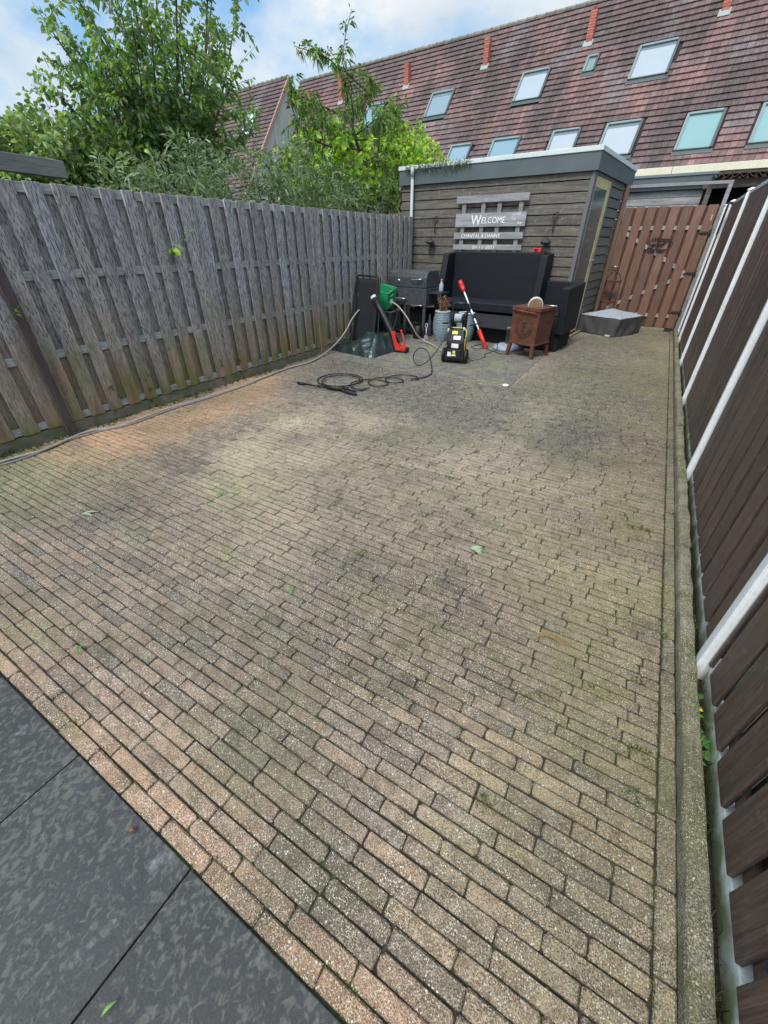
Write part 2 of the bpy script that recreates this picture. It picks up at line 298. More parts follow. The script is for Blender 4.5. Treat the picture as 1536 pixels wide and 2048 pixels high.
M['grill'] = mat('grey_bbq_steel', (.05, .056, .064), .42, .35, 8, fine=.3, fscale=40, bump=.15, hi=(.12, .085, .05), hipos=(.58, .75))
M['crate'] = mat('green_plastic', (.008, .17, .055), .4, .15, 6, bump=.03)
M['tarp'] = mat('dark_green_sheet', (.011, .024, .023), .3, .3, 5, (1, 2.2, 1), fine=.2, fscale=16, bump=.8, bdist=.02, spec=.8)
M['cover'] = mat('grey_cover', (.075, .073, .08), .6, .25, 5, fine=.2, bump=.3, bdist=.008)
M['coverlit'] = mat('wet_lit_cover_top', (.33, .36, .41), .4, .25, 20, fine=.3, fscale=70, bump=.3, bdist=.006)  # wet cover top, the light falling on it painted in as pale colour
M['pot'] = mat('ribbed_pot', (1.0, .98, .95), .45, .3, 14, (1, 1, 2.5), fine=.35, fscale=50, bump=.3)
M['dry'] = mat('dried_plant', (1, 1, 1), .9, .2, 20)
M['hose'] = mat('hose_rubber', (.30, .255, .225), .5, .15, 20, bump=.02)
M['bhose'] = mat('black_hose', (.016, .017, .018), .38, .1, 20, bump=.02)
M['stonegrey'] = mat('parasol_foot', (.24, .28, .34), .6, .3, 12, bump=.2)
M['rooftile'] = mat('roof_tile', (1, 1, 1), .8, .25, 10, (1, .4, 1), .25, 40, .3, .01)
M['roofbase'] = mat('roof_base', (.03, .02, .02), .9)
M['ridge'] = mat('ridge_tile', (.19, .20, .17), .9, .4, 8, bump=.3)
def post_bricks(t, tc, mp, src, n1, n2):
    b = N(t, 'ShaderNodeTexBrick'); b.inputs['Scale'].default_value = 1; b.inputs['Brick Width'].default_value = .21; b.inputs['Row Height'].default_value = .062; b.inputs['Mortar Size'].default_value = .006
    b.inputs['Color1'].default_value = (.27, .14, .08, 1); b.inputs['Color2'].default_value = (.20, .10, .06, 1); b.inputs['Mortar'].default_value = (.22, .2, .17, 1)
    cx = N(t, 'ShaderNodeMapping'); cx.inputs['Rotation'].default_value = (R(-90), 0, 0); t.links.new(tc.outputs['Object'], cx.inputs[0]); t.links.new(cx.outputs[0], b.inputs['Vector'])
    return b.outputs[0]
M['brickwall'] = mat('brick_wall', (1, 1, 1), .9, post=post_bricks)
M['render'] = mat('pale_render', (.40, .41, .37), .9, .25, 2, (3, 3, .5), fine=.1, bump=.1)
M['gutter'] = mat('cream_gutter', (.62, .58, .46), .6, .1, 3)
M['chimney'] = mat('red_brick_vent', (.36, .12, .09), .85, .3, 10, fine=.2, bump=.3)
M['skyframe'] = mat('skylight_frame', (.10, .125, .125), .45, .1, 5, bump=.02)
M['pane'] = mat('pane_painted_sky', (1, 1, 1), .08, .06, 1.2, fine=.02, bump=0, spec=.9)  # glossy pane, no blind; its vertex colour carries a painted sky reflection
M['concshed'] = mat('pale_cladding', (.24, .25, .25), .85, .35, 12, (.1, 1, 1), .25, 90, .3)
M['corr'] = mat('corrugated', (.035, .03, .028), .8)
M['bark'] = mat('bark', (.075, .06, .045), .9, .4, 20, bump=.6)
M['stem'] = mat('green_stem', (.09, .12, .05), .8, .3, 20)
M['grass'] = mat('grass_blade', (1, 1, 1), .8, .1)
def leafmat(name, rough=.45, trans=.42):
    m = bpy.data.materials.new(name); m.use_nodes = True; t = m.node_tree; t.nodes.clear()
    out = N(t, 'ShaderNodeOutputMaterial'); p = N(t, 'ShaderNodeBsdfPrincipled'); tr = N(t, 'ShaderNodeBsdfTranslucent'); mx = N(t, 'ShaderNodeMixShader'); mx.inputs[0].default_value = trans
    at = N(t, 'ShaderNodeAttribute', attribute_name='col'); t.links.new(at.outputs[0], p.inputs['Base Color'])
    tn = N(t, 'ShaderNodeMix', data_type='RGBA', blend_type='MULTIPLY'); tn.inputs[0].default_value = 1; t.links.new(at.outputs[0], tn.inputs[6]); tn.inputs[7].default_value = (2.2, 2.3, 1.0, 1); t.links.new(tn.outputs[2], tr.inputs[0])
    p.inputs['Roughness'].default_value = rough; t.links.new(p.outputs[0], mx.inputs[1]); t.links.new(tr.outputs[0], mx.inputs[2]); t.links.new(mx.outputs[0], out.inputs[0])
    return m
M['leaf'] = leafmat('leaf'); M['leafdull'] = leafmat('dull_leaf', .6, .25)

# ------------------------------------------------------------------ the ground
b = MB(); b.add([(-900, -900, -.075), (900, -900, -.075), (900, 900, -.075), (-900, 900, -.075)], [(0, 1, 2, 3)])
tag(b.build('ground', M['soil'], fix=False), kind='structure')
b = MB(); b.add([(-4.36, -2.6, -.010), (.53, -2.6, -.010), (.53, 10.4, -.010), (-4.36, 10.4, -.010)], [(0, 1, 2, 3)])
b.add([(-4.36, -2.6, -.014), (.53, -2.6, -.014), (.53, -2.6, -.08), (-4.36, -2.6, -.08)], [(0, 1, 2, 3)])
tag(b.build('joint_sand', M['joint'], fix=False), kind='structure')

def inbox(x, y, x0, x1, y0, y1, s=.25):
    def e(v, a, b): return max(0, min(1, (v - a) / s + .5)) * max(0, min(1, (b - v) / s + .5))
    return e(x, x0, x1) * e(y, y0, y1)
SJ = [0, 0]
def stain(x, y, c):
    n = noise.noise(Vector((x * .9, y * .9, 3))) ; n2 = noise.noise(Vector((x * 2.3, y * 2.3, 9)))
    xx = x + .14 * n2 + SJ[0]; yy = y + .2 * n + .08 * n2 + SJ[1]
    w = inbox(xx, yy, -4.5, -3.28 - .12 * (y - 1.2), 1.25, 4.1, .3)          # scrubbed orange strip beside the fence
    c = lerp(c, (.40, .225, .12), .88 * w)
    w = inbox(xx, yy, -4.5, -3.1, .3, 1.45, .5); c = lerp(c, (.13, .14, .055), .6 * w)   # algae
    w = inbox(xx, yy, -3.12, -2.72, 1.5, 3.45, .35); c = lerp(c, cmul(c, .52), .8 * w)  # dirty band
    w = inbox(xx, yy, -2.92, -2.6, 1.5, 1.78, .15); c = lerp(c, cmul(c, .45), .7 * w)
    w = inbox(xx, yy, -2.85, -1.9, 1.9, 3.35, .22); c = lerp(c, (.36, .295, .20), .75 * w)
    w = inbox(xx, yy, -2.6, -1.9, 1.45, 2.0, .4); c = lerp(c, (.27, .25, .14), .5 * w)
    w = inbox(xx, yy, -3.9, -1.15, 3.55, 5.2, .5); c = lerp(c, (.058, .054, .049), .92 * w)
    w = inbox(xx - .12 * (y - 3), yy, -1.75, -1.0, 2.9, 4.9, .35); c = lerp(c, (.075, .07, .062), .75 * w)
    w = inbox(xx, yy, -.6, .1, 3.2, 4.6, .5); c = lerp(c, (.056, .05, .046), .9 * w)
    w = inbox(xx - .17 * (y - 3), yy, -1.0, -.72, 2.9, 5.2, .25); c = lerp(c, (.27, .235, .18), .6 * w)
    w = inbox(xx, yy, -1.3, .6, 4.4, 11, 1.0); c = lerp(c, (.075, .07, .045), .75 * w)
    w = inbox(xx, yy, -2.0, .2, 1.2, 3.1, 1.0); c = lerp(c, (.31, .25, .175), .4 * w)
    w = inbox(xx, yy, -.6, .6, 1.0, 3.2, .8) * max(0, n2 + .3); c = lerp(c, (.17, .165, .06), .6 * w)
    w = inbox(xx, yy, -2.2, -.6, .5, 1.4, .5); c = lerp(c, (.085, .072, .055), .45 * w)
    w = inbox(xx, yy, 0.05, .6, -.3, 1.3, .5); c = lerp(c, (.17, .16, .08), .38 * w)
    w = inbox(xx, yy, .15, .6, 1.2, 10, .5); c = lerp(c, (.16, .145, .07), .4 * w)
    g_ = noise.noise(Vector((x * 3.1, y * 2.6, 60))) + .6 * noise.noise(Vector((x * 7, y * 7, 61)))
    if g_ > .12: c = lerp(c, (.075, .07, .055) if n2 < .05 else (.13, .13, .05), min(.55, (g_ - .12) * 1.6))
    return cmul(c, max(.45, 1 + .65 * n + .28 * n2 + .25 * noise.noise(Vector((x * .45, y * .45, 40)))))
PAL = [(.22, .165, .115), (.175, .137, .102), (.145, .118, .094), (.25, .175, .12), (.115, .096, .082), (.19, .148, .108), (.165, .132, .102), (.27, .185, .125)]
def paver(mb, x0, x1, y0, y1, c, st=True):
    SJ[0] = rnd(-.09, .09); SJ[1] = rnd(-.07, .07)
    t = rnd(.003, .006) if random.random() < .85 else .010; z = rnd(-.0015, .0015); tx, ty = rnd(-.004, .004), rnd(-.02, .02)
    j = lambda: rnd(-.0020, .0020)
    cx, cy = (x0 + x1) / 2, (y0 + y1) / 2; vs = []
    for ins, zz in ((0, -.03), (0, -.0045), (.0040, -.0003)):
        a, b2, c2, d2 = x0 + ins, x1 - ins, y0 + ins, y1 - ins; tt = t
        for px, py in ((a + tt, c2), (b2 - tt, c2), (b2, c2 + tt), (b2, d2 - tt), (b2 - tt, d2), (a + tt, d2), (a, d2 - tt), (a, c2 + tt)):
            px += j(); py += j(); vs.append((px, py, zz + z + (px - cx) * tx * (zz > -.02) + (py - cy) * ty * (zz > -.02)))
    fs = []
    for r_ in range(2):
        for k in range(8): fs.append((r_ * 8 + k, r_ * 8 + (k + 1) % 8, r_ * 8 + 8 + (k + 1) % 8, r_ * 8 + 8 + k))
    fs.append(tuple(range(16, 24)))
    ca_, cb_ = (stain(x0, cy, c), stain(x1, cy, c)) if st else (c, c)
    cols = [lerp(ca_, cb_, (v_[0] - x0) / (x1 - x0)) for v_ in vs]
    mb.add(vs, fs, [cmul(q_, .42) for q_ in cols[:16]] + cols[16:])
b = MB(); ROW = .0486; GAP = .0024; y = .045; r_ = 0
while y < 10.3:
    x = -4.34 + rnd(-.2, 0)
    while x < .478:
        L = rnd(.197, .209); x1 = min(x + L, .479); x0 = max(x, -4.335)
        if .479 - x1 < .055: x1 = .479
        if x0 > -4.3 and x1 - x0 > .03 or x1 - x0 > .06:
            wob = .004 * math.sin(x * 1.7 + r_ * .05)
            if not (x1 < -1.26 and y > 5.14 and y < 8.3) and not (x1 < -1.3 and y > 8.2):
                c = lerp(random.choice(PAL), (.175, .138, .106), .35); c = (c[0] * 1.07, c[1] * 1.03, c[2] * 1.03); c = cmul(c, rnd(.86, 1.14))
                if y < .10: c = lerp(c, (.40, .235, .15), .55)
                elif y < .25 and x < -.7: c = lerp(c, (.36, .22, .15), .35)
                elif y > 1: c = lerp(c, (.19, .15, .112), min(.42, .15 + .08 * y))
                f_ = 1.08
                paver(b, x0 + GAP / 2, x1 - GAP / 2 - (.002 if x1 > .47 else 0), y + .0017 + wob, y + ROW - .0017 + wob + rnd(-.001, .001), cmul(c, f_))
        x = x1 + .0005 if x1 < .479 else 1
    y += ROW * rnd(.985, 1.015); r_ += 1
y = -.3
while y < 10.35:                                     # lengthwise edging course
    c = cmul(random.choice(PAL), rnd(.8, 1.05)); paver(b, .4815, .5315, y + .001, y + .197, lerp(c, (.19, .16, .10), .4)); y += .1985
b.v = [v for v in b.v]
tag(b.build('paving', M['brick'], fix=False), kind='structure')
# dark terrace tiles by the back door
b = MB()
for i in range(-4, 2):
    for k in range(-4, 0):
        x0 = -.672 + .602 * i; y0 = .040 + .602 * k
        if x0 > .47: continue
        b.box(x0 + .0018, min(x0 + .600, .53), y0 + .0018, y0 + .600, -.04, .0025 + rnd(-.0008, .0008), cmul((1, 1, 1), rnd(.92, 1.08)))
tag(b.build('terrace', M['tile'], bevel=.003, fix=False), kind='structure')
# large concrete slabs in front of the shed
b = MB()
for x0, x1 in ((-4.33, -3.30), (-3.297, -2.25), (-2.247, -1.222)):
    b.box(x0, x1, 5.145, 7.0, -.03, .006, (1, 1, 1)); b.box(x0, x1, 7.004, 8.6, -.03, .005, (.92, .92, .92))
tag(b.build('slab_terrace', M['slab'], bevel=.004, fix=False), kind='structure')
b = MB(); b.box(.60, .75, -3, 10.4, -.074, -.035); b.box(-4.6, -4.2, -3, 8.2, -.074, -.016)
tag(b.build('border_soil', M['soil'], fix=False), kind='structure')
# kerb stones between paving and fence
KL = 1.0; y = -.62; i = 0
for y0, y1 in ((-.9, .10), (.105, 1.335), (1.34, 2.42), (2.425, 3.515), (3.52, 4.51), (4.515, 5.49), (5.495, 6.5), (6.505, 7.46), (7.465, 8.45), (8.455, 9.4), (9.405, 10.3)):
    b = MB(); dz = (.012, .004, .0, .016, .004, .02, .006, .012, 0, .01, .004)[i]; nseg = 26
    prof = [(.535, -.07), (.535, .028), (.5385, .040), (.546, .047), (.556, .05), (.584, .05), (.590, .046), (.592, .038), (.592, -.07)]
    vs = []; fs = []; n = len(prof)
    for s_ in range(nseg + 1):
        yy = y0 + (y1 - y0) * s_ / nseg
        for (px, pz) in prof:
            q = noise.noise(Vector((px * 40, yy * 9, pz * 40 + i))) * .006
            vs.append((px + q, yy, pz + dz + (q if pz > 0 else 0)))
    for s_ in range(nseg):
        for k in range(n - 1): fs.append((s_ * n + k, s_ * n + k + 1, (s_ + 1) * n + k + 1, (s_ + 1) * n + k))
    fs.append(tuple(range(n))); fs.append(tuple(nseg * n + k for k in range(n - 1, -1, -1)))
    b.add(vs, fs, (1, 1, 1), False)
    where = ['at the very bottom edge of the photo', 'nearest whole one, beside the overlapping brown boards', 'second whole one, by the nearest white post foot', 'third one, before the next white post foot', 'fourth one, its mossy end raised', 'fifth one along the fence', 'sixth one along the fence', 'seventh one along the fence', 'eighth one along the fence', 'ninth one, next to last before the gate', 'last one before the garden gate'][i]
    tag(b.build('kerb_stone', M['curb'], fix=True), 'mossy grey concrete kerb stone, ' + where, 'kerb stone', 'kerb stones along the brown fence'); i += 1

# ------------------------------------------------------------------ left fence
FX = -4.33
lf = thing('wooden_fence', 'long weathered grey board fence with rails, along the left side of the yard', 'fence', (FX, 0, 0))
posts = [-2.24, -.36, 1.52, 3.40, 5.30, 7.16, 8.3]
for pi in range(len(posts) - 1):
    a, c_ = posts[pi], posts[pi + 1]; b = MB(); nb = max(3, round((c_ - a) / .197)); pit = (c_ - a) / nb
    tilt = rnd(-.006, .006)
    for k in range(nb):
        y0 = a + pit * (k + .22) + rnd(-.006, .006); w = rnd(.112, .124)
        cc = cmul((1, 1, 1.02), rnd(.82, 1.14)); cc = lerp(cc, (1.05, .96, .82), rnd(0, .5))
        o = rnd(-.004, .004)
        b.hexa([(-.002 + o, y0, .10), (.016 + o, y0, .10), (.016 + o, y0 + w, .10), (-.002 + o, y0 + w, .10),
                (-.002 + tilt, y0 + rnd(-.004, .004), 1.875), (.016 + tilt, y0 + rnd(-.004, .004), 1.875), (.016 + tilt, y0 + w, 1.875 + rnd(-.004, .004)), (-.002 + tilt, y0 + w, 1.875)], cc)
        y2 = y0 + pit / 2 + rnd(-.008, .008); cc = cmul((1, .98, .94), rnd(.8, 1.08))
        b.box(-.040, -.024, y2, y2 + .125, .09, 1.865, cc)
    b.build('fence_panel', M['fence'], lf, bevel=.0025, seg=1)
    for z0, z1 in ((1.805, 1.87), (1.235, 1.30), (.648, .712), (.108, .168)):
        b = MB(); b.box(-.023, -.003, a + .02, c_ - .02, z0, z1, cmul((1, 1, 1), rnd(.9, 1.1))); b.build('rail', M['rail'], lf, bevel=.002, seg=1)
    b = MB(); b.box(-.035, .005, a + .03, c_ - .03, -.05, .094, cmul((1, 1, 1), rnd(.85, 1.1))); b.build('base_board', M['base'], lf, bevel=.003, seg=1)
    b = MB()
    if pi == 2: b.box(.012, .052, a - .035, a + .035, -.05, 1.865); mt = M['darkpost']
    else: b.box(-.04, .024, a - .03, a + .03, -.05, 1.872, (.95, .95, .92)); mt = M['fence']
    b.build('post', mt, lf, bevel=.003, seg=1)

# ------------------------------------------------------------------ right fence
rf = thing('plank_fence', 'dark brown overlapping vertical board fence with white concrete posts and footing, right side', 'fence', (.62, 0, 0))
rposts = [-2.32, -.37, 1.583, 3.52, 5.476, 7.45, 9.42, 10.36]
for pi in range(len(rposts) - 1):
    a, c_ = rposts[pi] + .045, rposts[pi + 1] - .045; b = MB(); nb = max(2, round((c_ - a) / .1925)); pit = (c_ - a) / nb
    for k in range(nb + 1):
        y0 = a + pit * k - .02; w = .146
        cc = cmul((1, 1, 1), rnd(.82, 1.22))
        if k < nb or True:
            ya = max(a, y0); yb = min(c_, y0 + w)
            if yb - ya > .02: b.box(.000, .017, ya, yb, .075 + rnd(-.003, .003), 1.955, cc)
        y2 = y0 + .118 + rnd(-.004, .004); ya = max(a, y2); yb = min(c_, y2 + .11)
        if yb - ya > .02: b.box(.042, .058, ya, yb, .062, 1.95, cmul((.75, .65, .62), rnd(.8, 1.1)))
    b.build('fence_panel', M['brown'], rf, bevel=.004, seg=2)
    b = MB(); b.box(.018, .041, a, c_, .12, .17); b.build('rail', M['brown'], rf)
    for z_ in (.95, 1.84): b = MB(); b.box(.018, .041, a, c_, z_, z_ + .05); b.build('rail', M['brown'], rf)
    b = MB(); b.box(.016, .060, a - .002, c_ + .002, -.07, .060); b.build('footing_plank', M['whiteconc'], rf, bevel=.004)
    b = MB(); b.box(-.004, .066, a, c_, 1.957, 1.995, (.55, .56, .56)); b.build('top_rail', M['white'], rf, bevel=.003)
    p = rposts[pi + 1]; b = MB(); b.box(-.020, .075, p - .036, p + .036, -.07, 2.0, (1, 1, 1)); b.box(-.027, .078, p - .034, p + .004, -.07, 1.98, (.97, .98, 1))
    po = b.build('post', M['white'], rf, bevel=.004)
    b = MB(); b.box(-.03, .085, p - .045, p + .045, 2.0, 2.012); b.box(-.02, .075, p - .035, p + .035, 2.012, 2.026, taper=.55); b.build('cap', M['white'], po, bevel=.003)
# spur of grey concrete post core seen behind the nearest white post
b = MB(); b.box(.014, .062, 1.50, 1.545, .062, .14, (.9, .9, .9)); b.build('bracket', M['whiteconc'], rf, bevel=.003)

# clamp hanging on the top rail
t = thing('clamp', 'small black clamp hanging over the far end of the white fence rail', 'clamp', (.60, 9.25, 1.9))
b = MB(); b.box(-.05, .02, -.14, .0, .06, .085); b.box(-.05, -.03, -.15, -.12, -.02, .07); b.build('jaw', M['black'], t, bevel=.004)
b = MB(); b.tube([(-.035, .0, .08), (-.035, .02, -.1), (-.035, .05, -.32)], .009, 8); b.build('bar', M['black'], t)

# ------------------------------------------------------------------ gate
GY = 10.42
gt = thing('garden_gate', 'red brown board gate with zigzag rows of rail ends, at the yard end', 'gate', (-.2, GY, 0))
b = MB(); x = -.735; k = 0
while x < .70:
    w = .142; b.box(x, x + w, -.02, 0, .05, 2.02 + rnd(-.004, .004), cmul((1, 1, 1), rnd(.85, 1.18)))
    b.box(x + .12, x + .215, .030, .048, .05, 2.01, (.55, .45, .42)); x += .186; k += 1
b.build('board_panel', M['gate'], gt, bevel=.003, seg=1)
b = MB()
for z in (1.70, .26): b.box(-.73, .72, .0015, .028, z - .03, z + .03)
b.beam((-.68, .0145, 1.66), (.60, .0145, .98), .06, .026, up=(0, 1, 0)); b.beam((-.68, .0145, .30), (.60, .0145, .98), .06, .026, up=(0, 1, 0))
b.build('brace', M['rail'], gt)
b = MB(); b.box(.735, .795, -.03, .03, 0, 2.345); b.box(-.745, .735, -.03, .03, 2.30, 2.345)
b.build('frame', M['pallet'], gt, bevel=.003)
b = MB(); b.box(-.815, -.745, -.035, .035, 0, 2.345); b.build('gate_post', M['gate'], gt, bevel=.003)
for z in (1.62, 1.0, .34):
    b = MB(); b.box(.60, .74, -.034, -.026, z - .02, z + .02); b.tube([(.735, -.04, z - .05), (.735, -.04, z + .05)], .012, 8); b.box(.56, .62, -.038, -.026, z - .008, z + .008)
    for q in (.62, .66, .70): b.tube([(q, -.034, z), (q, -.045, z)], .008, 6)
    b.build('hinge', M['iron'], gt)
b = MB(); b.tube([(-.69, -.07, 1.08), (-.58, -.07, 1.08)], .009, 8); b.tube([(-.69, -.02, 1.08), (-.69, -.07, 1.08)], .009, 8); b.tube([(-.58, -.02, 1.08), (-.58, -.07, 1.08)], .009, 8); b.build('handle', M['metal'], gt)
b = MB(); b.box(.66, .675, -.03, -.024, 1.80, 1.88); b.build('latch', M['yellow'], gt)
b = MB(); b.box(-1.15, .36, GY - .14, GY - .02, -.02, .05); o = b.build('threshold', M['curb'], bevel=.01); tag(o, 'mossy low concrete sill under the brown gate', 'sill')

FONT_CACHE = {}
def text_mesh(txt, size, extrude, name, m, parent, loc, rot, shear=0, spacing=1, bevel=0, width=None):
    cu = bpy.data.curves.new(name, 'FONT'); cu.body = txt; cu.size = size; cu.extrude = extrude; cu.shear = shear; cu.space_character = spacing; cu.offset = bevel
    cu.align_x = 'LEFT'; cu.resolution_u = 3
    to = bpy.data.objects.new(name + '_c', cu); COL.objects.link(to)
    dg = bpy.context.evaluated_depsgraph_get(); me = bpy.data.meshes.new_from_object(to.evaluated_get(dg)); COL.objects.unlink(to); bpy.data.objects.remove(to)
    a = me.color_attributes.new('col', 'FLOAT_COLOR', 'POINT'); a.data.foreach_set('color', np.ones(len(me.vertices) * 4, dtype=np.float32))
    me.materials.clear(); me.materials.append(m); me.name = name
    if width:
        xs = [v.co.x for v in me.vertices]; s_ = width / (max(xs) - min(xs)); x0 = min(xs)
        for v in me.vertices: v.co.x = (v.co.x - x0) * s_
    o = bpy.data.objects.new(name, me); COL.objects.link(o); o.parent = parent; o.location = loc; o.rotation_euler = rot
    return o
sg = thing('garden_sign', 'black metal lettering sign on the gate reading Welcome to our Garden', 'sign', (-.2, GY - .03, 0))
for txt, x, z, s_, w in (('Welcome', -.135, 1.49, .10, .33), ('to our', -.12, 1.415, .085, .22), ('Garden', -.16, 1.32, .11, .29)):
    text_mesh(txt, s_, .004, 'lettering', M['black'], sg, (x, 0, z), (R(90), 0, 0), .25, .95, .003, w)
b = MB(); b.tube(spline([(-.15, 0, 1.52), (-.17, 0, 1.47), (-.12, 0, 1.44), (.05, 0, 1.46), (.18, 0, 1.50), (.215, 0, 1.44), (.17, 0, 1.39), (.12, 0, 1.36)], 5), .005, 6); b.tube(spline([(-.14, 0, 1.40), (-.19, 0, 1.36), (-.17, 0, 1.32)], 4), .005, 6)
b.build('flourish', M['black'], sg)

# rusty corner rack leaning at the gate
rk = thing('plant_rack', 'rusty two tier half round plant rack in the corner beside the gate', 'plant rack', (-.79, 10.18, 0), -8)
b = MB()
for sx in (-.13, .13): b.tube([(sx, .07, 0), (sx, .07, .84)], .008, 6)
b.tube(spline([(-.13, .07, .84), (-.11, .07, .94), (-.03, .07, 1.0), (.06, .07, .97), (.12, .07, .88), (.13, .07, .80)], 5), .008, 6); b.tube([(0, -.10, 0), (0, -.08, .46)], .008, 6)
b.build('frame', M['iron'], rk)
for z in (.46, .82):
    b = MB(); pl = [(math.cos(a) * .145, .07 - math.sin(a) * (.16 if z < .5 else .12)) for a in [math.pi * k / 12 for k in range(13)]]
    n = len(pl); b.add([(p[0], p[1], z) for p in pl] + [(p[0], p[1], z + .03) for p in pl], [tuple(range(n))] + [tuple(range(2 * n - 1, n - 1, -1))] + [(i, (i + 1) % n, (i + 1) % n + n, i + n) for i in range(n)])
    b.build('shelf', M['rust'], rk)

# ------------------------------------------------------------------ shed
SO = (-1.25, 8.12, 0); SR = -5.5
sh = thing('garden_shed', 'flat roofed garden shed clad in dark grey horizontal boards with blue grey fascia', 'shed', SO, SR)
b = MB(); b.box(-3.42, -.03, .03, 2.25, 0, 2.36, (.25, .25, .25)); b.build('wall', M['corr'], sh)
b = MB(); z = -.02; zs = [2.255, 2.118, 1.98, 1.843, 1.703, 1.56, 1.419, 1.28]
edges = [2.39] + zs; zz = 1.28
while zz > .05: zz -= .1395; edges.append(max(zz, .0))
for i in range(len(edges) - 1):
    top, bot = edges[i], edges[i + 1]
    if top - bot < .02: continue
    cc = lerp(cmul((1, 1, 1), rnd(.8, 1.2)), (1.1, 1.0, .85), rnd(0, .5)); ch = .012
    b.hexa([(-3.42, .0, bot + .007), (-.035, .0, bot + .007), (-.035, .028, bot + .007), (-3.42, .028, bot + .007), (-3.42, .008, top - .006), (-.035, .008, top - .006), (-.035, .028, top - .006), (-3.42, .028, top - .006)], cc)
b.build('front_cladding', M['plank'], sh, bevel=.003, seg=1)
b = MB()
for i in range(len(edges) - 1):
    top, bot = edges[i], edges[i + 1]
    if top - bot < .02: continue
    cc = lerp(cmul((1.15, 1.15, 1.15), rnd(.85, 1.25)), (1.2, 1.1, .9), rnd(0, .4))
    b.hexa([(-.028, 1.24, bot + .007), (.0, 1.24, bot + .007), (.0, 2.45, bot + .007), (-.028, 2.45, bot + .007), (-.028, 1.24, top - .006), (-.008, 1.24, top - .006), (-.008, 2.45, top - .006), (-.028, 2.45, top - .006)], cc)
b.build('side_cladding', M['plank'], sh, bevel=.003, seg=1)
b = MB(); b.box(-.05, -.022, -.006, .022, 0, 2.35); b.box(-.022, .006, -.008, .06, 0, 2.35); b.build('corner_trim', M['dgrey'], sh, bevel=.002); b = MB(); b.box(-.02, .014, 2.42, 2.5, 0, 2.35, (.9, .8, .7)); b.box(-.02, .010, 2.5, 2.62, 0, 2.36, (1.4, .85, .6)); b.build('corner_trim', M['dgrey'], sh, bevel=.002)
dr = MB(); dr.box(-.026, .004, .062, .14, 0, 2.35); dr.box(-.026, .004, 1.16, 1.235, 0, 2.35); dr.box(-.026, .004, .14, 1.16, 2.315, 2.35); dr.build('door_frame', M['dgrey'], sh, bevel=.002)
b = MB(); b.box(-.024, -.002, .145, .185, .05, 2.31); b.box(-.024, -.002, .98, 1.155, .05, 2.31); b.box(-.024, -.002, .185, .98, 2.18, 2.31); b.box(-.024, -.002, .185, .98, .05, .22)
do = b.build('door', M['yellow'], sh, bevel=.003)
b = MB(); b.box(-.018, -.010, .187, .978, .222, 2.178); b.build('pane', M['doorglass'], do)
b = MB(); b.tube([(.0, 1.06, 1.22), (.045, 1.06, 1.22), (.05, .93, 1.22)], .009, 8); b.box(-.002, .006, 1.04, 1.08, 1.14, 1.32); b.build('handle', M['metal'], do)
b = MB(); b.box(-3.45, .035, -.045, 2.68, 2.352, 2.355); b.box(-3.45, -2.55, -.045, -.025, 2.355, 2.565); b.box(-2.548, .035, -.045, -.025, 2.355, 2.565); b.box(.015, .035, -.025, 2.66, 2.355, 2.565); b.box(-3.45, .035, 2.66, 2.68, 2.355, 2.565); b.box(-3.45, -3.43, -.025, 2.66, 2.355, 2.565)
b.build('fascia', M['fascia'], sh)
b = MB(); b.box(-3.465, .050, -.06, 2.70, 2.565, 2.625); b.build('roof_edge', M['trim'], sh, bevel=.006)
b = MB(); b.tube([(-3.14, -.075, 2.56), (-3.14, -.075, .10)], .028, 12); b.tube([(-3.14, -.075, 2.60), (-3.14, -.075, 2.46)], .036, 12)
for z in (2.44, 1.86, 1.62, .9): b.lathe([(.032, z), (.032, z + .02)], 12, (-3.14, -.075, 0))
b.build('downpipe', M['pipe'], sh)
b = MB(); b.box(.022, .075, -.35, 2.4, -.02, .035); b.build('plinth', M['curb'], sh, bevel=.006)
b = MB()
for k in range(60):
    x0 = rnd(-3.3, -2.0); z0 = 2.56 + rnd(-.01, .05)
    for q in range(3): b.beam((x0, -.065, z0), (x0 + rnd(-.09, .09), -.065 + rnd(-.06, 0), z0 + rnd(-.09, .08)), .004, .002, (.05, .06, .03))
for k in range(260):
    x0 = rnd(-3.3, -2.05) ; z0 = 2.57 + rnd(-.07, .08) * (1 - abs(x0 + 2.7)); p = Vector((x0, -.075 + rnd(-.03, .02), z0)); d = Vector((rnd(-1, 1), rnd(-1, .2), rnd(-1, 1))).normalized() * .03; s_ = d.cross(Vector((rnd(-1, 1), rnd(-1, 1), rnd(-1, 1)))).normalized() * .010
    b.add([p, p + d * .5 + s_, p + d, p + d * .5 - s_], [(0, 1, 2, 3)], cmul((.10, .13, .06), rnd(.5, 1.3)))
o = b.build('creeper', M['leafdull'], None, fix=False); o.location = SO; o.rotation_euler = (0, 0, R(SR)); tag(o, 'thin straggly creeper growing along the left part of the shed roof edge', 'creeper')

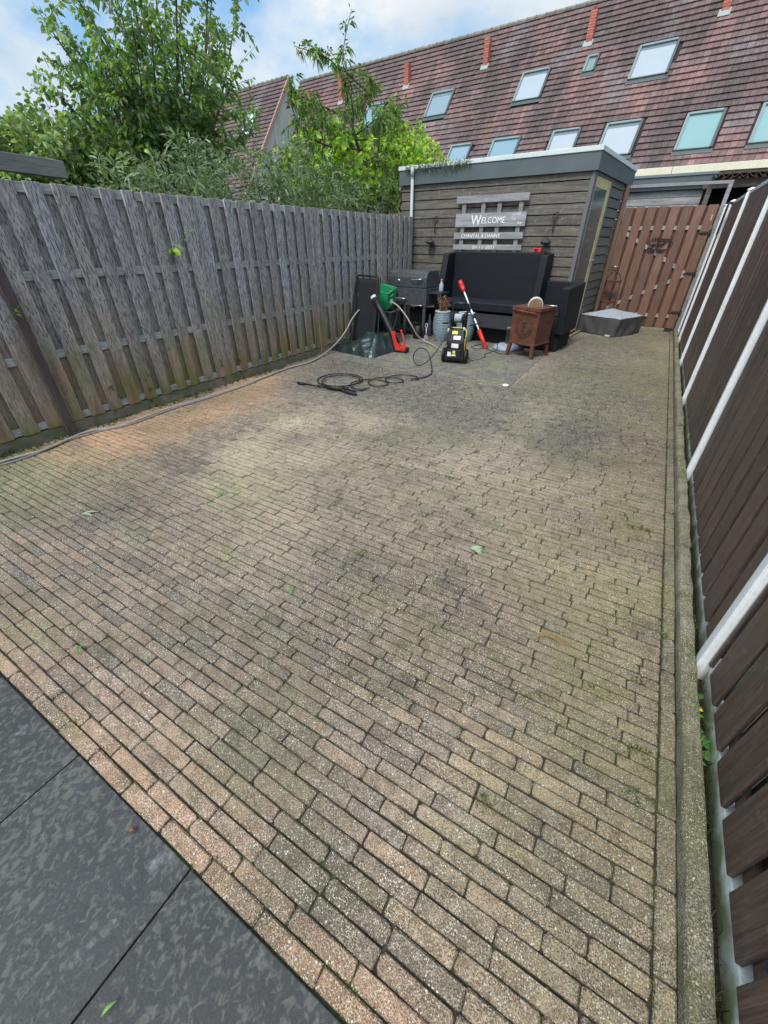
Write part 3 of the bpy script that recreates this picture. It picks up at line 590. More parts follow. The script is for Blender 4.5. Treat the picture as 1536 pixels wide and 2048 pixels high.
# pallet sign on the shed wall
pl = thing('pallet_sign', 'grey wooden pallet hung on the shed wall with white painted WELCOME lettering', 'sign', SO, SR)
for x in (-2.055, -1.69, -1.40, -1.03):
    b = MB(); b.box(x - .035, x + .035, -.058, -.004, 1.34, 2.08, (.85, .8, .75)); b.build('stringer', M['pallet'], pl, bevel=.002)
for z0, z1, x0, x1 in ((2.04, 2.14, -2.20, -.905), (1.703, 1.897, -2.19, -.91), (1.53, 1.624, -2.20, -.914), (1.37, 1.447, -2.20, -.91)):
    b = MB(); b.box(x0, x1, -.078, -.060, z0, z1, cmul((1, 1, 1), rnd(.95, 1.1)))
    b.build('slat', M['pallet'], pl, bevel=.003)
WP = mat('white_chalk_paint', (.78, .79, .80), .9, .15, 60, bump=0)
ty = -.0805
def signtext(txt, x, z, size, w): return text_mesh(txt, size, .0012, 'lettering', WP, pl, (x, ty, z), (R(90), 0, 0), 0, 1, -.0005, w)
signtext('W', -1.885, 1.728, .205, .19); signtext('ELCOME', -1.68, 1.752, .125, .42)
signtext('CHANTAL & DANNY', -2.05, 1.548, .082, .74); signtext('09-11-2021', -1.815, 1.385, .065, .42)
for txt, x, z, w in (('to our', -1.145, 1.855, .15), ('Gar', -1.15, 1.795, .08), ('day', -1.04, 1.735, .08)): signtext(txt, x, z, .05, w)

# hanging jars either side
def lantern(x, label):
    t = thing('hanging_lantern', label, 'lantern', (0, 0, 0), 0, 'jars hanging on the shed wall')
    M_ = Matrix.Translation(SO) @ Matrix.Rotation(R(SR), 4, 'Z') @ Matrix.Translation((x, -.03, 0)); t.location = M_.translation; t.rotation_euler = (0, 0, R(SR))
    b = MB(); b.tube(spline([(.10, 0, 1.86), (.09, -.03, 1.80), (.07, -.02, 1.66), (.075, 0, 1.62)], 5), .010, 6); b.tube([(.02, 0, 1.83), (.08, -.02, 1.72)], .006, 6); b.tube(spline([(.02, 0, 1.84), (.06, -.02, 1.86), (.11, 0, 1.88)], 3), .007, 6); b.build('bracket', M['iron'], t)
    b = MB(); b.tube([(.02, -.03, 1.80), (.015, -.035, 1.53)], .0025, 5); b.build('wire', M['iron'], t)
    b = MB(); b.lathe([(.022, 1.545), (.028, 1.53), (.055, 1.515), (.082, 1.49), (.082, 1.47), (.055, 1.455), (.02, 1.45)], 16, (.01, -.06, 0)); b.build('jar', M['iron'], t)
    return t
lantern(-2.70, 'dark iron jar lantern hanging by the downpipe, left of the pallet sign')
lantern(-.52, 'dark iron jar lantern hanging near the yellow door, right of the pallet sign')

# ------------------------------------------------------------------ rattan sofas
sf = thing('rattan_sofa', 'tall black rattan two seat sofa stacked against the shed below the pallet sign', 'sofa', SO, SR)
b = MB(); b.box(-2.08, -.46, -.20, -.06, .50, 1.345); b.build('backrest', M['rattan'], sf, bevel=.012)
for xa, ya in ((-2.20, -.82), (-.455, -.82)):
    b = MB()
    w = .115
    if xa < -1: b.hexa([(xa, ya + .12, .27), (xa + w, ya + .12, .27), (xa + w, -.05, .27), (xa, -.05, .27), (xa, -.42, 1.31), (xa + w, -.42, 1.31), (xa + w, -.05, 1.335), (xa, -.05, 1.335)])
    else: b.hexa([(xa, -.45, .5), (xa + w, -.45, .5), (xa + w, -.05, .5), (xa, -.05, .5), (xa, -.36, 1.31), (xa + w, -.36, 1.31), (xa + w, -.05, 1.335), (xa, -.05, 1.335)])
    b.build('side_panel', M['rattan'], sf, bevel=.01)
b = MB(); b.box(-2.0, -.42, -.78, -.20, .575, .625, (1.25, 1.3, 1.35)); b.build('seat', M['rattan'], sf, bevel=.01)
b = MB(); b.box(-2.05, -.42, -.80, -.765, .50, .618, (1.0, 1.0, 1.05)); b.build('front_rail', M['rattan'], sf, bevel=.006)
lw = thing('rattan_bench', 'low black rattan bench under the tall sofa, deep in shadow', 'bench', SO, SR)
b = MB(); b.box(-1.98, -.5, -.86, -.10, .28, .34); b.hexa([(-1.98, -.92, .26), (-.55, -.92, .26), (-.55, -.84, .26), (-1.98, -.84, .26), (-1.98, -.80, .46), (-.55, -.80, .46), (-.55, -.76, .46), (-1.98, -.76, .46)]); b.build('seat', M['blackmat'], lw, bevel=.02)
b = MB(); b.box(-1.95, -.35, -.72, -.08, .02, .26, (.7, .7, .7)); b.build('frame', M['blackmat'], lw, bevel=.01)
ls = thing('lounge_corner', 'black rattan corner seat with a low wide arm, standing in front of the shed door', 'corner seat', SO, SR)
b = MB(); b.hexa([(.155, -.86, .27), (.275, -.86, .27), (.275, -.12, .28), (.155, -.12, .28), (.125, -.90, .915), (.245, -.90, .915), (.255, -.07, .955), (.135, -.07, .955)]); b.build('arm', M['rattan'], ls, bevel=.01)
b = MB(); b.box(-.34, .13, -.16, -.06, .40, .95); b.build('backrest', M['rattan'], ls, bevel=.01)
b = MB(); b.box(-.40, .15, -.80, -.165, .46, .56); b.build('seat', M['rattan'], ls, bevel=.02)
b = MB(); b.box(-.42, .15, -.84, -.78, .02, .50, (.8, .8, .8)); b.box(-.42, .20, -.80, -.1, .0, .26, (.6, .6, .6)); b.build('skirt', M['blackmat'], ls, bevel=.01)
# small red pack on top of the sofa back
t = thing('battery_pack', 'small red battery pack lying on top of the sofa backrest', 'battery pack', (0, 0, 0), SR)
M_ = Matrix.Translation(SO) @ Matrix.Rotation(R(SR), 4, 'Z'); t.location = M_ @ Vector((-.61, -.12, 1.346))
b = MB(); b.box(-.07, .07, -.035, .035, 0, .062); b.build('case', M['red'], t, bevel=.008)
b = MB(); b.box(-.035, .01, -.038, -.036, .012, .05); b.box(-.035, .035, -.02, .02, .0625, .07); b.build('contacts', M['black'], t)

# ------------------------------------------------------------------ rusty stove
st = thing('fire_box', 'square rusty steel fire basket on four legs with a round letter F emblem', 'fire basket', (-1.475, 6.855, 0), -17)
for sx, sy in ((-1, -1), (1, -1), (1, 1), (-1, 1)):
    b = MB(); b.hexa([(sx * .215 - .022, sy * .22 - .022, 0), (sx * .215 + .022, sy * .22 - .022, 0), (sx * .215 + .022, sy * .22 + .022, 0), (sx * .215 - .022, sy * .22 + .022, 0),
                      (sx * .19 - .028, sy * .195 - .028, .22), (sx * .19 + .028, sy * .195 - .028, .22), (sx * .19 + .028, sy * .195 + .028, .22), (sx * .19 - .028, sy * .195 + .028, .22)]); b.build('leg', M['rust'], st, bevel=.003)
b = MB(); b.box(-.215, .215, -.215, .215, .20, .66, taper=1.04); b.build('body', M['rust'], st, bevel=.004)
b = MB(); b.box(-.235, .235, -.235, .235, .655, .700)
b.build('rim', M['rust'], st, bevel=.003)
b = MB(); b.box(-.228, .228, -.228, .228, .19, .212); b.build('base_plate', M['rust'], st, bevel=.003)
b = MB(); b.tube([(-.20, -.25, .655), (.20, -.25, .635)], .010, 8, (1.5, 1.4, 1.2)); b.tube([(-.19, -.22, .655), (-.19, -.25, .655)], .01, 6); b.build('handle', M['rust'], st)
em = MB(); c0 = (0, 0, .44)
for rr in (.150, .100): em.tube([(math.cos(2 * math.pi * k / 40) * rr, -.2215, .44 + math.sin(2 * math.pi * k / 40) * rr) for k in range(40)], .0035, 6, closed=True)
em.box(-.018, -.001 + .006, -.225, -.218, .375, .50); em.box(-.04, .055, -.225, -.218, .485, .505); em.box(-.02, .03, -.225, -.218, .435, .450); em.box(-.035, .022, -.225, -.218, .368, .382)
for k in range(26):
    if k in (0, 13): continue
    a = 2 * math.pi * k / 26; cx, cz = math.cos(a) * .126, .44 + math.sin(a) * .126; d = Vector((math.cos(a), 0, math.sin(a))); s2_ = Vector((-math.sin(a), 0, math.cos(a)))
    p0 = Vector((cx, -.2215, cz))
    em.beam(p0 - d * .013 + s2_ * rnd(-.007, .0), p0 + d * .013 + s2_ * rnd(-.003, .005), .004, .005, up=(0, 1, 0))
    em.beam(p0 + s2_ * .006 + d * rnd(-.012, .012), p0 - s2_ * .007 + d * rnd(-.012, .012), .004, .005, up=(0, 1, 0))
em.build('emblem', M['iron'], st)
lg = thing('birch_log', 'short birch log lying on top of the rusty fire basket', 'log', (-1.47, 6.83, .672), 14)
b = MB(); pr = [(.001, -.10, (.16, .10, .05)), (.085, -.10, (.20, .125, .06)), (.088, -.10, (.05, .04, .03)), (.104, -.098, (.5, .49, .45)), (.106, 0, (.42, .42, .40)), (.100, .10, (.5, .48, .45)), (.001, .10, (.16, .1, .05))]
b.lathe(pr, 28, (0, 0, .045), axis='y'); b.v = [(x, y, max(z, .001)) for x, y, z in b.v]; b.build('log', M['matt'], lg)
t = thing('grill_tongs', 'grey metal tongs lying across the rim of the fire basket', 'tongs', (-1.33, 6.90, .702), -20)
b = MB(); b.tube([(-.02, 0, .01), (.16, .03, .012)], .008, 8); b.tube([(-.02, .02, .01), (.16, .04, .012)], .006, 8); b.build('arms', M['metal'], t)

# ------------------------------------------------------------------ parasol foot
t = thing('parasol_base', 'grey domed parasol foot with an empty tube, half behind the rusty fire basket', 'parasol base', (-1.87, 7.10, .006))
b = MB(); b.lathe([(.215, 0), (.22, .02), (.20, .055), (.14, .08), (.05, .092)], 28); b.build('foot', M['stonegrey'], t)
b = MB(); b.lathe([(.032, .08), (.032, .30), (.040, .30), (.040, .335), (.034, .34)], 16); b.build('tube', M['dgrey'], t)

# ------------------------------------------------------------------ ribbed pots
def ribprof(h=.47, r=.155):
    pr = [(.09, 0, (.1, .12, .15))]; n = 19
    for k in range(n):
        z = h * k / n; u = k / n; rr = r * (.52 + .50 * math.sin(math.pi * (.12 + .72 * u)) ** .9) * 1.0
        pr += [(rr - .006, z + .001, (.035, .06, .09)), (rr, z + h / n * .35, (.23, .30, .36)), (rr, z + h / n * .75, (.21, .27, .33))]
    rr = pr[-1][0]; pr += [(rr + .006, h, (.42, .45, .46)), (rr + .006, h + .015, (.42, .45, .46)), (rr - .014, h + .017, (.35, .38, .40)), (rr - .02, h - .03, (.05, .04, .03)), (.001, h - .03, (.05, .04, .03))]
    return pr
t = thing('plant_pot', 'blue grey ribbed pot holding a dried brown plant', 'plant pot', (-3.10, 7.20, .006)); b = MB(); b.lathe(ribprof(), 32); b.build('pot', M['pot'], t); P1 = t
t = thing('plant_pot', 'empty blue grey ribbed pot behind the pressure washer', 'plant pot', (-2.72, 7.38, .006)); b = MB(); b.lathe(ribprof(.45, .16), 32); b.build('pot', M['pot'], t)
dp = thing('dried_plant', 'dead brown bushy plant standing in the left ribbed pot', 'dried plant', (-3.10, 7.20, .44))
b = MB(); lf_ = MB()
for k in range(46):
    a = rnd(0, 6.28); r0 = rnd(0, .06); top = Vector((math.cos(a) * (r0 + rnd(0, .09)), math.sin(a) * (r0 + rnd(0, .09)), rnd(.12, .28)))
    pts = spline([(math.cos(a) * r0, math.sin(a) * r0, 0), top * .55 + Vector((rnd(-.015, .015), rnd(-.015, .015), 0)), top], 4)
    b.tube(pts, .0022, 4, cmul((.17, .085, .05), rnd(.6, 1.5)))
    for q in range(16):
        p = pts[random.randrange(2, len(pts))] + Vector((rnd(-.01, .01), rnd(-.01, .01), rnd(-.01, .01))); d = Vector((rnd(-1, 1), rnd(-1, 1), rnd(-.3, 1))).normalized() * .022; s_ = d.cross(Vector((rnd(-1, 1), rnd(-1, 1), rnd(-1, 1)))).normalized() * .006
        lf_.add([p, p + d * .5 + s_, p + d, p + d * .5 - s_], [(0, 1, 2, 3)], cmul((.22, .12, .07), rnd(.5, 1.7)))
b.build('stems', M['dry'], dp); lf_.build('leaves', M['dry'], dp, fix=False)

# ------------------------------------------------------------------ pressure washer
pw = thing('pressure_washer', 'black upright pressure washer with hose reel, yellow trim and two wheels', 'pressure washer', (-2.275, 5.86, .006), 11)
b = MB(); b.hexa([(-.145, -.10, .04), (.145, -.10, .04), (.145, .12, .04), (-.145, .12, .04), (-.125, -.10, .30), (.125, -.10, .30), (.125, .11, .30), (-.125, .11, .30)])
b.hexa([(-.125, -.10, .30), (.125, -.10, .30), (.125, .11, .30), (-.125, .11, .30), (-.105, -.045, .455), (.105, -.045, .455), (.105, .09, .455), (-.105, .09, .455)])
b.box(-.10, .10, -.128, -.10, .07, .20); b.box(-.085, .085, -.118, -.10, .215, .29); b.build('body', M['black'], pw, bevel=.014, seg=3)
for sx in (-1, 1):
    b = MB(); b.lathe([(.001, -.028), (.045, -.028), (.05, -.018), (.085, -.022), (.098, -.012), (.098, .012), (.085, .022), (.05, .018), (.045, .028), (.001, .028)], 28, (sx * .165, -.02, .098), (1, 1, 1), 'x'); w_ = b.build('wheel', M['black'], pw)
    b = MB(); b.lathe([(.001, -.001), (.040, 0), (.040, .004), (.001, .006)], 20, (sx * .193, -.02, .098), (2.4, 2.4, 2.6), 'x'); b.build('hub', M['black'], w_)
b = MB(); b.box(.126, .138, -.06, -.02, .10, .34, (.62, .40, .03)); b.tube(spline([(.10, -.05, .47), (.13, -.05, .455), (.14, -.05, .40), (.135, -.05, .36)], 4), .009, 8, (.62, .50, .03)); b.tube([(-.09, -.035, .475), (.10, -.035, .475)], .008, 8, (.55, .45, .08))
b.box(-.118, -.112, -.108, -.10, .22, .26, (.6, .35, .02)); b.build('yellow_trim', M['plain'], pw, bevel=.002)
b = MB(); mm_ = Matrix.Translation((0, -.0755, .37)) @ Matrix.Rotation(R(-19.5), 4, 'X')
b.box(-.06, .02, -.006, -.001, .025, .068, (.62, .58, .08), m=mm_); b.box(-.03, .07, -.007, -.001, -.045, .005, (.72, .74, .76), m=mm_)
b.box(-.045, .055, -.1225, -.1185, .222, .278, (.66, .68, .72)); b.box(-.093, -.04, -.1315, -.1285, .105, .165, (.66, .66, .68)); b.box(-.018, .018, -.1315, -.1285, .145, .183, (.68, .64, .05)); b.box(-.03, .028, -.1325, -.1285, .112, .135, (.66, .66, .67)); b.build('labels', M['plain'], pw)
for sx in (-1, 1):
    b = MB(); b.hexa([(sx * .075 - .018, -.03, .44), (sx * .075 + .018, -.03, .44), (sx * .075 + .018, .06, .44), (sx * .075 - .018, .06, .44), (sx * .095 - .02, -.05, .60), (sx * .095 + .02, -.05, .60), (sx * .095 + .02, .06, .60), (sx * .095 - .02, .06, .60)])
    b.box(sx * .095 - .02, sx * .095 + .02, -.04, .05, .60, .66); b.build('reel_bracket', M['black'], pw, bevel=.01)
rl = MB(); rl.lathe([(.001, -.078), (.085, -.078), (.085, -.070), (.035, -.068), (.035, .068), (.085, .070), (.085, .078), (.001, .078)], 24, (0, -.02, .575), (1, 1, 1), 'x'); ro = rl.build('hose_reel', M['black'], pw)
b = MB(); b.lathe([(.05, -.05), (.053, -.045), (.053, .045), (.05, .05)], 20, (0, -.02, .60), (.30, .34, .37), 'x'); b.build('hose_wrap', M['matt'], ro)
b = MB(); b.tube([(-.10, -.02, .575), (-.14, -.03, .525), (-.20, -.03, .525)], .009, 8); b.tube([(-.145, -.03, .525), (-.215, -.03, .525)], .013, 8); b.build('crank', M['black'], pw)
b = MB(); b.tube(spline([(-.105, .06, .44), (-.105, .07, .60), (-.10, .08, .74), (-.08, .08, .77), (.08, .08, .77), (.10, .08, .74), (.105, .07, .60), (.105, .06, .44)], 5), .011, 8); b.tube([(-.075, .08, .77), (.075, .08, .77)], .017, 10, (1.8, 1.8, 1.9)); b.build('handle', M['black'], pw)
b = MB(); b.lathe([(.012, .40), (.012, .46)], 10, (-.125, -.03, 0), (.5, .5, .52)); b.lathe([(.012, .44), (.014, .49)], 10, (.10, -.05, 0), (.45, .42, .44)); b.build('coupling', M['plain'], pw)

# black high pressure hose with its loops
def circ(c, r, a0, a1, n, z=.014, ry=None):
    return [(c[0] + math.cos(R(a0 + (a1 - a0) * k / n)) * r, c[1] + math.sin(R(a0 + (a1 - a0) * k / n)) * (ry or r), z) for k in range(n + 1)]
pts = [(-2.33, 5.79, .50), (-2.36, 5.68, .40), (-2.42, 5.52, .22), (-2.50, 5.42, .09), (-2.62, 5.38, .015), (-2.72, 5.40, .06), (-2.735, 5.42, .15), (-2.66, 5.43, .235), (-2.55, 5.42, .23), (-2.44, 5.35, .14), (-2.32, 5.16, .03), (-2.28, 5.02, .014), (-2.30, 4.86, .014), (-2.40, 4.70, .014)]
for k in range(60):
    u_ = k / 59; a_ = R(-30 + u_ * 3 * 360 + 20); rr_ = .155 + .03 * u_; cx_, cy_ = -2.47 - .36 * u_, 4.74 - .62 * u_
    pts.append((cx_ + math.cos(a_) * rr_, cy_ + math.sin(a_) * rr_, .018 + .006 * (k % 20) / 20))
pts += [(-2.70, 3.98, .014), (-2.85, 3.93, .014)] + circ((-3.17, 4.20), .29, -70, 280, 18, .018) + circ((-3.12, 4.16), .24, -70, 200, 12, .026) + [(-3.25, 3.94, .022), (-3.05, 3.89, .03), (-2.86, 3.88, .045)]
b = MB(); b.tube(spline(pts, 4), .0075, 8); tag(b.build('pressure_hose', M['bhose']), 'thin black pressure hose looping over the slabs from the washer to the spray gun', 'hose')
sgn = thing('spray_gun', 'long black pressure washer spray lance lying on the paving', 'spray lance', (-3.54, 3.81, .0), 3)
b = MB(); b.tube([(0, 0, .02), (.10, 0, .022)], .017, 10); b.tube([(.09, 0, .022), (.42, .005, .025)], .009, 8); b.tube([(.30, .003, .023), (.40, .004, .025)], .013, 8); b.build('lance', M['black'], sgn)
b = MB(); b.tube([(.42, .005, .028), (.50, .006, .032), (.68, .008, .036)], [.018, .024, .028], 10); b.build('gun_body', M['black'], sgn, )
b = MB(); b.tube(spline([(.66, -.01, .038), (.74, -.04, .03), (.86, -.05, .024), (.88, -.04, .024)], 4), .017, 8); b.tube(spline([(.62, .04, .034), (.72, .05, .03), (.84, .0, .026), (.87, -.04, .024)], 4), .010, 8); b.build('grip', M['black'], sgn)

# beige garden hose
pts = [(-4.02, -1.2, .02), (-4.08, -.2, .02), (-4.18, .6, .016), (-4.16, .95, .016), (-4.12, 1.2, .016), (-4.18, 1.45, .016), (-4.20, 1.62, .016), (-4.09, 1.88, .014), (-4.12, 2.4, .014), (-4.08, 2.9, .014), (-4.07, 3.3, .014), (-4.10, 3.8, .014), (-4.15, 4.3, .014), (-4.10, 4.7, .014), (-4.15, 5.05, .03), (-4.20, 5.45, .10), (-4.19, 5.75, .25), (-4.18, 6.0, .45), (-4.12, 6.25, .60), (-3.95, 6.6, .66), (-3.72, 6.62, .61), (-3.52, 6.60, .46), (-3.40, 6.62, .30), (-3.34, 6.72, .14), (-3.26, 6.82, .05), (-3.05, 6.72, .02), (-2.75, 6.42, .018), (-2.50, 6.10, .04), (-2.38, 5.96, .12)]
b = MB(); b.tube(spline(pts, 6), .0125, 8); tag(b.build('garden_hose', M['hose']), 'beige garden hose running along the foot of the grey fence to the washer', 'hose')
b = MB(); b.tube(spline([(-4.06, -.5, .01), (-4.15, .62, .008), (-4.10, 1.05, .008), (-4.17, 1.40, .008), (-4.15, 1.66, .008), (-4.06, 1.95, .008), (-4.09, 2.45, .008), (-4.05, 3.0, .008), (-4.06, 3.6, .008)], 6), .009, 8, (.8, .8, .8)); 
tag(b.build('garden_hose', M['hose']), 'second thinner hose lying right beside the beige garden hose', 'hose')
b = MB(); b.tube(spline([(-2.12, 5.95, .10), (-2.08, 6.05, .012), (-1.98, 6.35, .012), (-2.05, 6.55, .012), (-2.0, 6.75, .012), (-2.15, 6.92, .012), (-2.3, 6.85, .012), (-2.42, 6.95, .012), (-2.35, 7.2, .012)], 6), .005, 6)
tag(b.build('power_cable', M['bhose']), 'thin black power cable trailing from the washer towards the sofa', 'cable')
b = MB(); b.tube(spline([(-2.15, 6.95, .012), (-2.0, 6.80, .012), (-1.95, 6.86, .05), (-2.0, 7.02, .10), (-1.93, 7.18, .11), (-1.8, 7.2, .1)], 6), .006, 6); b.tube(spline([(-1.98, 6.82, .012), (-1.85, 6.7, .012), (-1.72, 6.74, .012)], 5), .006, 6)
tag(b.build('power_cable', M['bhose']), 'black cable draped over the grey parasol foot', 'cable')

# ------------------------------------------------------------------ string trimmer leaning on the sofa
tr = thing('grass_trimmer', 'red and white cordless trimmer leaning against the sofa seat', 'trimmer', (-2.17, 6.97, .006))
A = Vector((-.01, 0, .02)); Bt = Vector((-.73, .44, .90)); D = (Bt - A)
def seg(t0, t1, r0, r1=None): return [A + D * t0, A + D * t1], [r0, r1 or r0]
for (t0, t1, r0, r1, m_, nm) in ((.0, .26, .030, .036, 'red', 'grip'), (.26, .44, .0125, .0125, 'w', 'shaft'), (.44, .50, .017, .017, 'k', 'collar'), (.50, .58, .0125, .0125, 'w', 'shaft'), (.58, .66, .017, .017, 'k', 'collar'), (.66, .86, .0125, .0125, 'w', 'shaft'), (.86, .95, .024, .042, 'red', 'head'), (.95, 1.03, .042, .034, 'red', 'head')):
    b = MB(); p_, r_2 = seg(t0, t1, r0, r1); b.tube(p_, r_2, 12, (.75, .77, .78) if m_ == 'w' else (1, 1, 1)); b.build(nm, {'red': M['red'], 'w': M['plain'], 'k': M['black']}[m_], tr)
b = MB(); c_ = A + D * .36; b.tube([c_ + Vector((-.10, -.05, -.03)), c_ + Vector((.10, .02, .03))], .011, 8); b.build('cross_handle', M['black'], tr)
b = MB(); b.box(-.03, .02, -.04, .03, .0, .06); b.build('battery', M['red'], tr, bevel=.008)

# ------------------------------------------------------------------ leaf blower
bl = thing('leaf_blower', 'red and black cordless leaf blower standing on its motor, tube up', 'leaf blower', (-3.32, 6.03, .006), 0)
b = MB(); b.tube([(-.03, -.02, .12), (-.15, .0, .30), (-.34, .03, .55), (-.50, .06, .74)], [.055, .05, .045, .042], 14); b.build('tube', M['black'], bl)
b = MB(); b.tube([(-.50, .06, .735), (-.525, .064, .765)], .046, 14, (.6, .6, .55)); b.build('collar', M['plain'], bl)
b = MB(); b.hexa([(-.09, -.08, 0), (.02, -.08, 0), (.02, .06, 0), (-.09, .06, 0), (-.13, -.07, .20), (-.04, -.07, .20), (-.04, .05, .20), (-.13, .05, .20)]); b.box(-.08, .16, -.07, .05, .0, .035); b.build('motor', M['black'], bl, bevel=.015)
b = MB(); b.hexa([(-.02, -.085, .035), (.06, -.085, .035), (.06, .04, .035), (-.02, .04, .035), (-.12, -.06, .30), (-.085, -.06, .30), (-.085, .02, .30), (-.12, .02, .30)]); b.box(.04, .15, -.07, .04, .036, .085); b.tube([(.13, -.02, .08), (.09, -.01, .20), (.045, .0, .30)], .013, 8); b.tube([(.045, 0, .29), (.035, 0, .33)], .022, 8); b.build('housing', M['red'], bl, bevel=.008)
b = MB(); b.box(.13, .175, -.06, .03, .02, .075); b.build('battery', M['black'], bl, bevel=.006)

# ------------------------------------------------------------------ bag, folded chair, crates
def crumple(name, label, cat, loc, dims, m, seed=0, peak=(0, 0)):
    me = MB(); n = 34; w, d, h = dims; vs = []; fs = []
    for i in range(n + 1):
        for j in range(n + 1):
            u, v = i / n * 2 - 1, j / n * 2 - 1; r = max(abs(u), abs(v)); hh = h * (max(0, 1 - r ** 2.6)) ** .55
            hh *= .72 + .5 * (1 - abs(u - peak[0]) * .6 - abs(v - peak[1]) * .5)
            q = Vector((u * 2.0 + seed, v * 2.0, 0)); f = noise.noise(q * .8) * .5 + noise.noise(Vector((u * 3.2 + v * 2.4 + seed, (v - u) * .8, 1))) * .30 + noise.noise(Vector((u * 7 - v * 5, (v + u) * 1.6, 4))) * .12 + .1
            x = u * w / 2 * (1 + .12 * noise.noise(Vector((u * 2, v * 2, seed + 5)))); y = v * d / 2 * (1 + .12 * noise.noise(Vector((u * 2, v * 2, seed + 9))))
            vs.append((x, y, max(.003, hh * (.75 + f) )))
    for i in range(n):
        for j in range(n): fs.append((i * (n + 1) + j, (i + 1) * (n + 1) + j, (i + 1) * (n + 1) + j + 1, i * (n + 1) + j + 1))
    me.add(vs, fs, (1, 1, 1), True); o = me.build(name, m, None, fix=False); o.location = loc; tag(o, label, cat); return o
o = crumple('garden_waste_bag', 'crumpled dark green woven plastic bag slumped on the slabs by the fence', 'bag', (-3.84, 5.83, .007), (.90, .74, .25), M['tarp'], 3, (.5, .4)); o.rotation_euler = (0, 0, R(-8))
fc = thing('folded_chair', 'folded black garden recliner leaning against the grey fence', 'folding chair', (-4.02, 6.12, .0), -4)
b = MB(); H_ = 1.06; W_ = .235
def cp(x, z): return (x + .015 * (1 - z), (z - .55) * .22, z)
ring = [(-W_, .06), (-W_, .95), (-W_ + .02, 1.0), (-W_ + .06, 1.04), (W_ - .08, 1.03), (W_ - .02, 1.0), (W_, .94), (W_ + .03, .06)]
b.tube(spline([cp(*q) for q in ring], 4, True), .015, 8, closed=True); b.tube([(-W_ + .03, .03, .02), (-W_ + .06, .06, .8)], .012, 8); b.tube([(W_ - .03, .05, .02), (W_ - .05, .07, .8)], .012, 8); b.build('frame', M['black'], fc)
b = MB(); rows = 14
vs = [];
for i in range(rows + 1):
    z = .09 + (1.0 - .09) * i / rows
    for s_ in range(7): vs.append(tuple(Vector(cp((-W_ + .01) + (2 * W_ - .02) * s_ / 6, z)) + Vector((0, .02 * math.sin(math.pi * s_ / 6), 0))))
b.add(vs, [(i * 7 + s_, i * 7 + s_ + 1, (i + 1) * 7 + s_ + 1, (i + 1) * 7 + s_) for i in range(rows) for s_ in range(6)], (1, 1, 1), True); o = b.build('fabric', M['blackmat'], fc); mo = o.modifiers.new('s', 'SOLIDIFY'); mo.thickness = .006
def crate(name, label, O, e1, e2, e3, m_, mark):
    t = thing(name, label, 'crate', O); e1, e2, e3 = Vector(e1), Vector(e2), Vector(e3); w = .012; b = MB()
    def slab(o, a, c, n): b.hexa([o, o + a, o + a + n, o + n, o + c, o + a + c, o + a + c + n, o + c + n])
    n1 = e1.normalized() * w; n2 = e2.normalized() * w; z0 = Vector((0, 0, 0))
    slab(z0, e1, e3, n2); slab(e2 - n2, e1, e3, n2); slab(n2, e2 - 2 * n2, e3, n1); slab(n2 + e1 - n1, e2 - 2 * n2, e3, n1)
    b.hexa([e3 + z0, e3 + e1, e3 + e1 + e2, e3 + e2, e3 * .96, e3 * .96 + e1, e3 * .96 + e1 + e2, e3 * .96 + e2]); bo = b.build('body', m_, t, bevel=.002)
    b = MB(); up = -e3.normalized() * .006
    for a_, c_ in ((z0, e1), (e1, e1 + e2), (e1 + e2, e2), (e2, z0)): b.tube([a_ + up, c_ + up], .009, 6, (3.0, 1.7, 2.2))
    b.build('rim', m_, t)
    if mark:
        out = -n2.normalized() * .002; c1 = e1 * .5 + e3 * .5; b = MB(); n = e1.cross(e3).normalized()
        if n.dot(Vector((1, -1, 0))) < 0: n = -n
        n = Vector((n.x, n.y, n.z)); of = -e2.normalized() * .004
        def bar(u0, v0, u1, v1, w_): b.beam(e1 * u0 + e3 * v0 + of, e1 * u1 + e3 * v1 + of, w_, .003, (.55, .6, .58), up=tuple(n))
        bar(.30, .26, .62, .24, .010); bar(.30, .58, .60, .56, .022); bar(.38, .50, .52, .49, .012); bar(.36, .66, .56, .65, .018); bar(.40, .76, .52, .75, .012)
        b.build('print', M['plain'], t)
    return t
crate('bottle_crate', 'bright green plastic bottle crate tilted behind the folded chair', (-3.81, 6.50, .765), (0.0, .30, .07), (-.38, -.02, .06), (.01, -.05, -.235), M['crate'], True)
crate('bottle_crate', 'darker green plastic crate in shadow below the bright green one', (-3.72, 6.46, .50), (0.0, .34, .0), (-.40, .0, .0), (.0, .0, -.26), M['tarp'], False)
t = thing('folding_stand', 'thin black folding metal stand beneath the green crates', 'stand', (-3.65, 6.45, .006))
b = MB()
for x in (0, -.42): b.tube([(x, -.18, 0), (x - .02, .16, .50)], .009, 6); b.tube([(x, .20, 0), (x, -.14, .36)], .009, 6)
b.tube([(0, -.0, .25), (-.42, 0, .25)], .008, 6); b.tube([(.0, .16, .5), (-.44, .16, .5)], .008, 6); b.tube([(0, -.18, .01), (-.42, -.18, .01)], .008, 6); b.box(-.44, .0, -.1, .3, .205, .235); b.build('frame', M['black'], t)

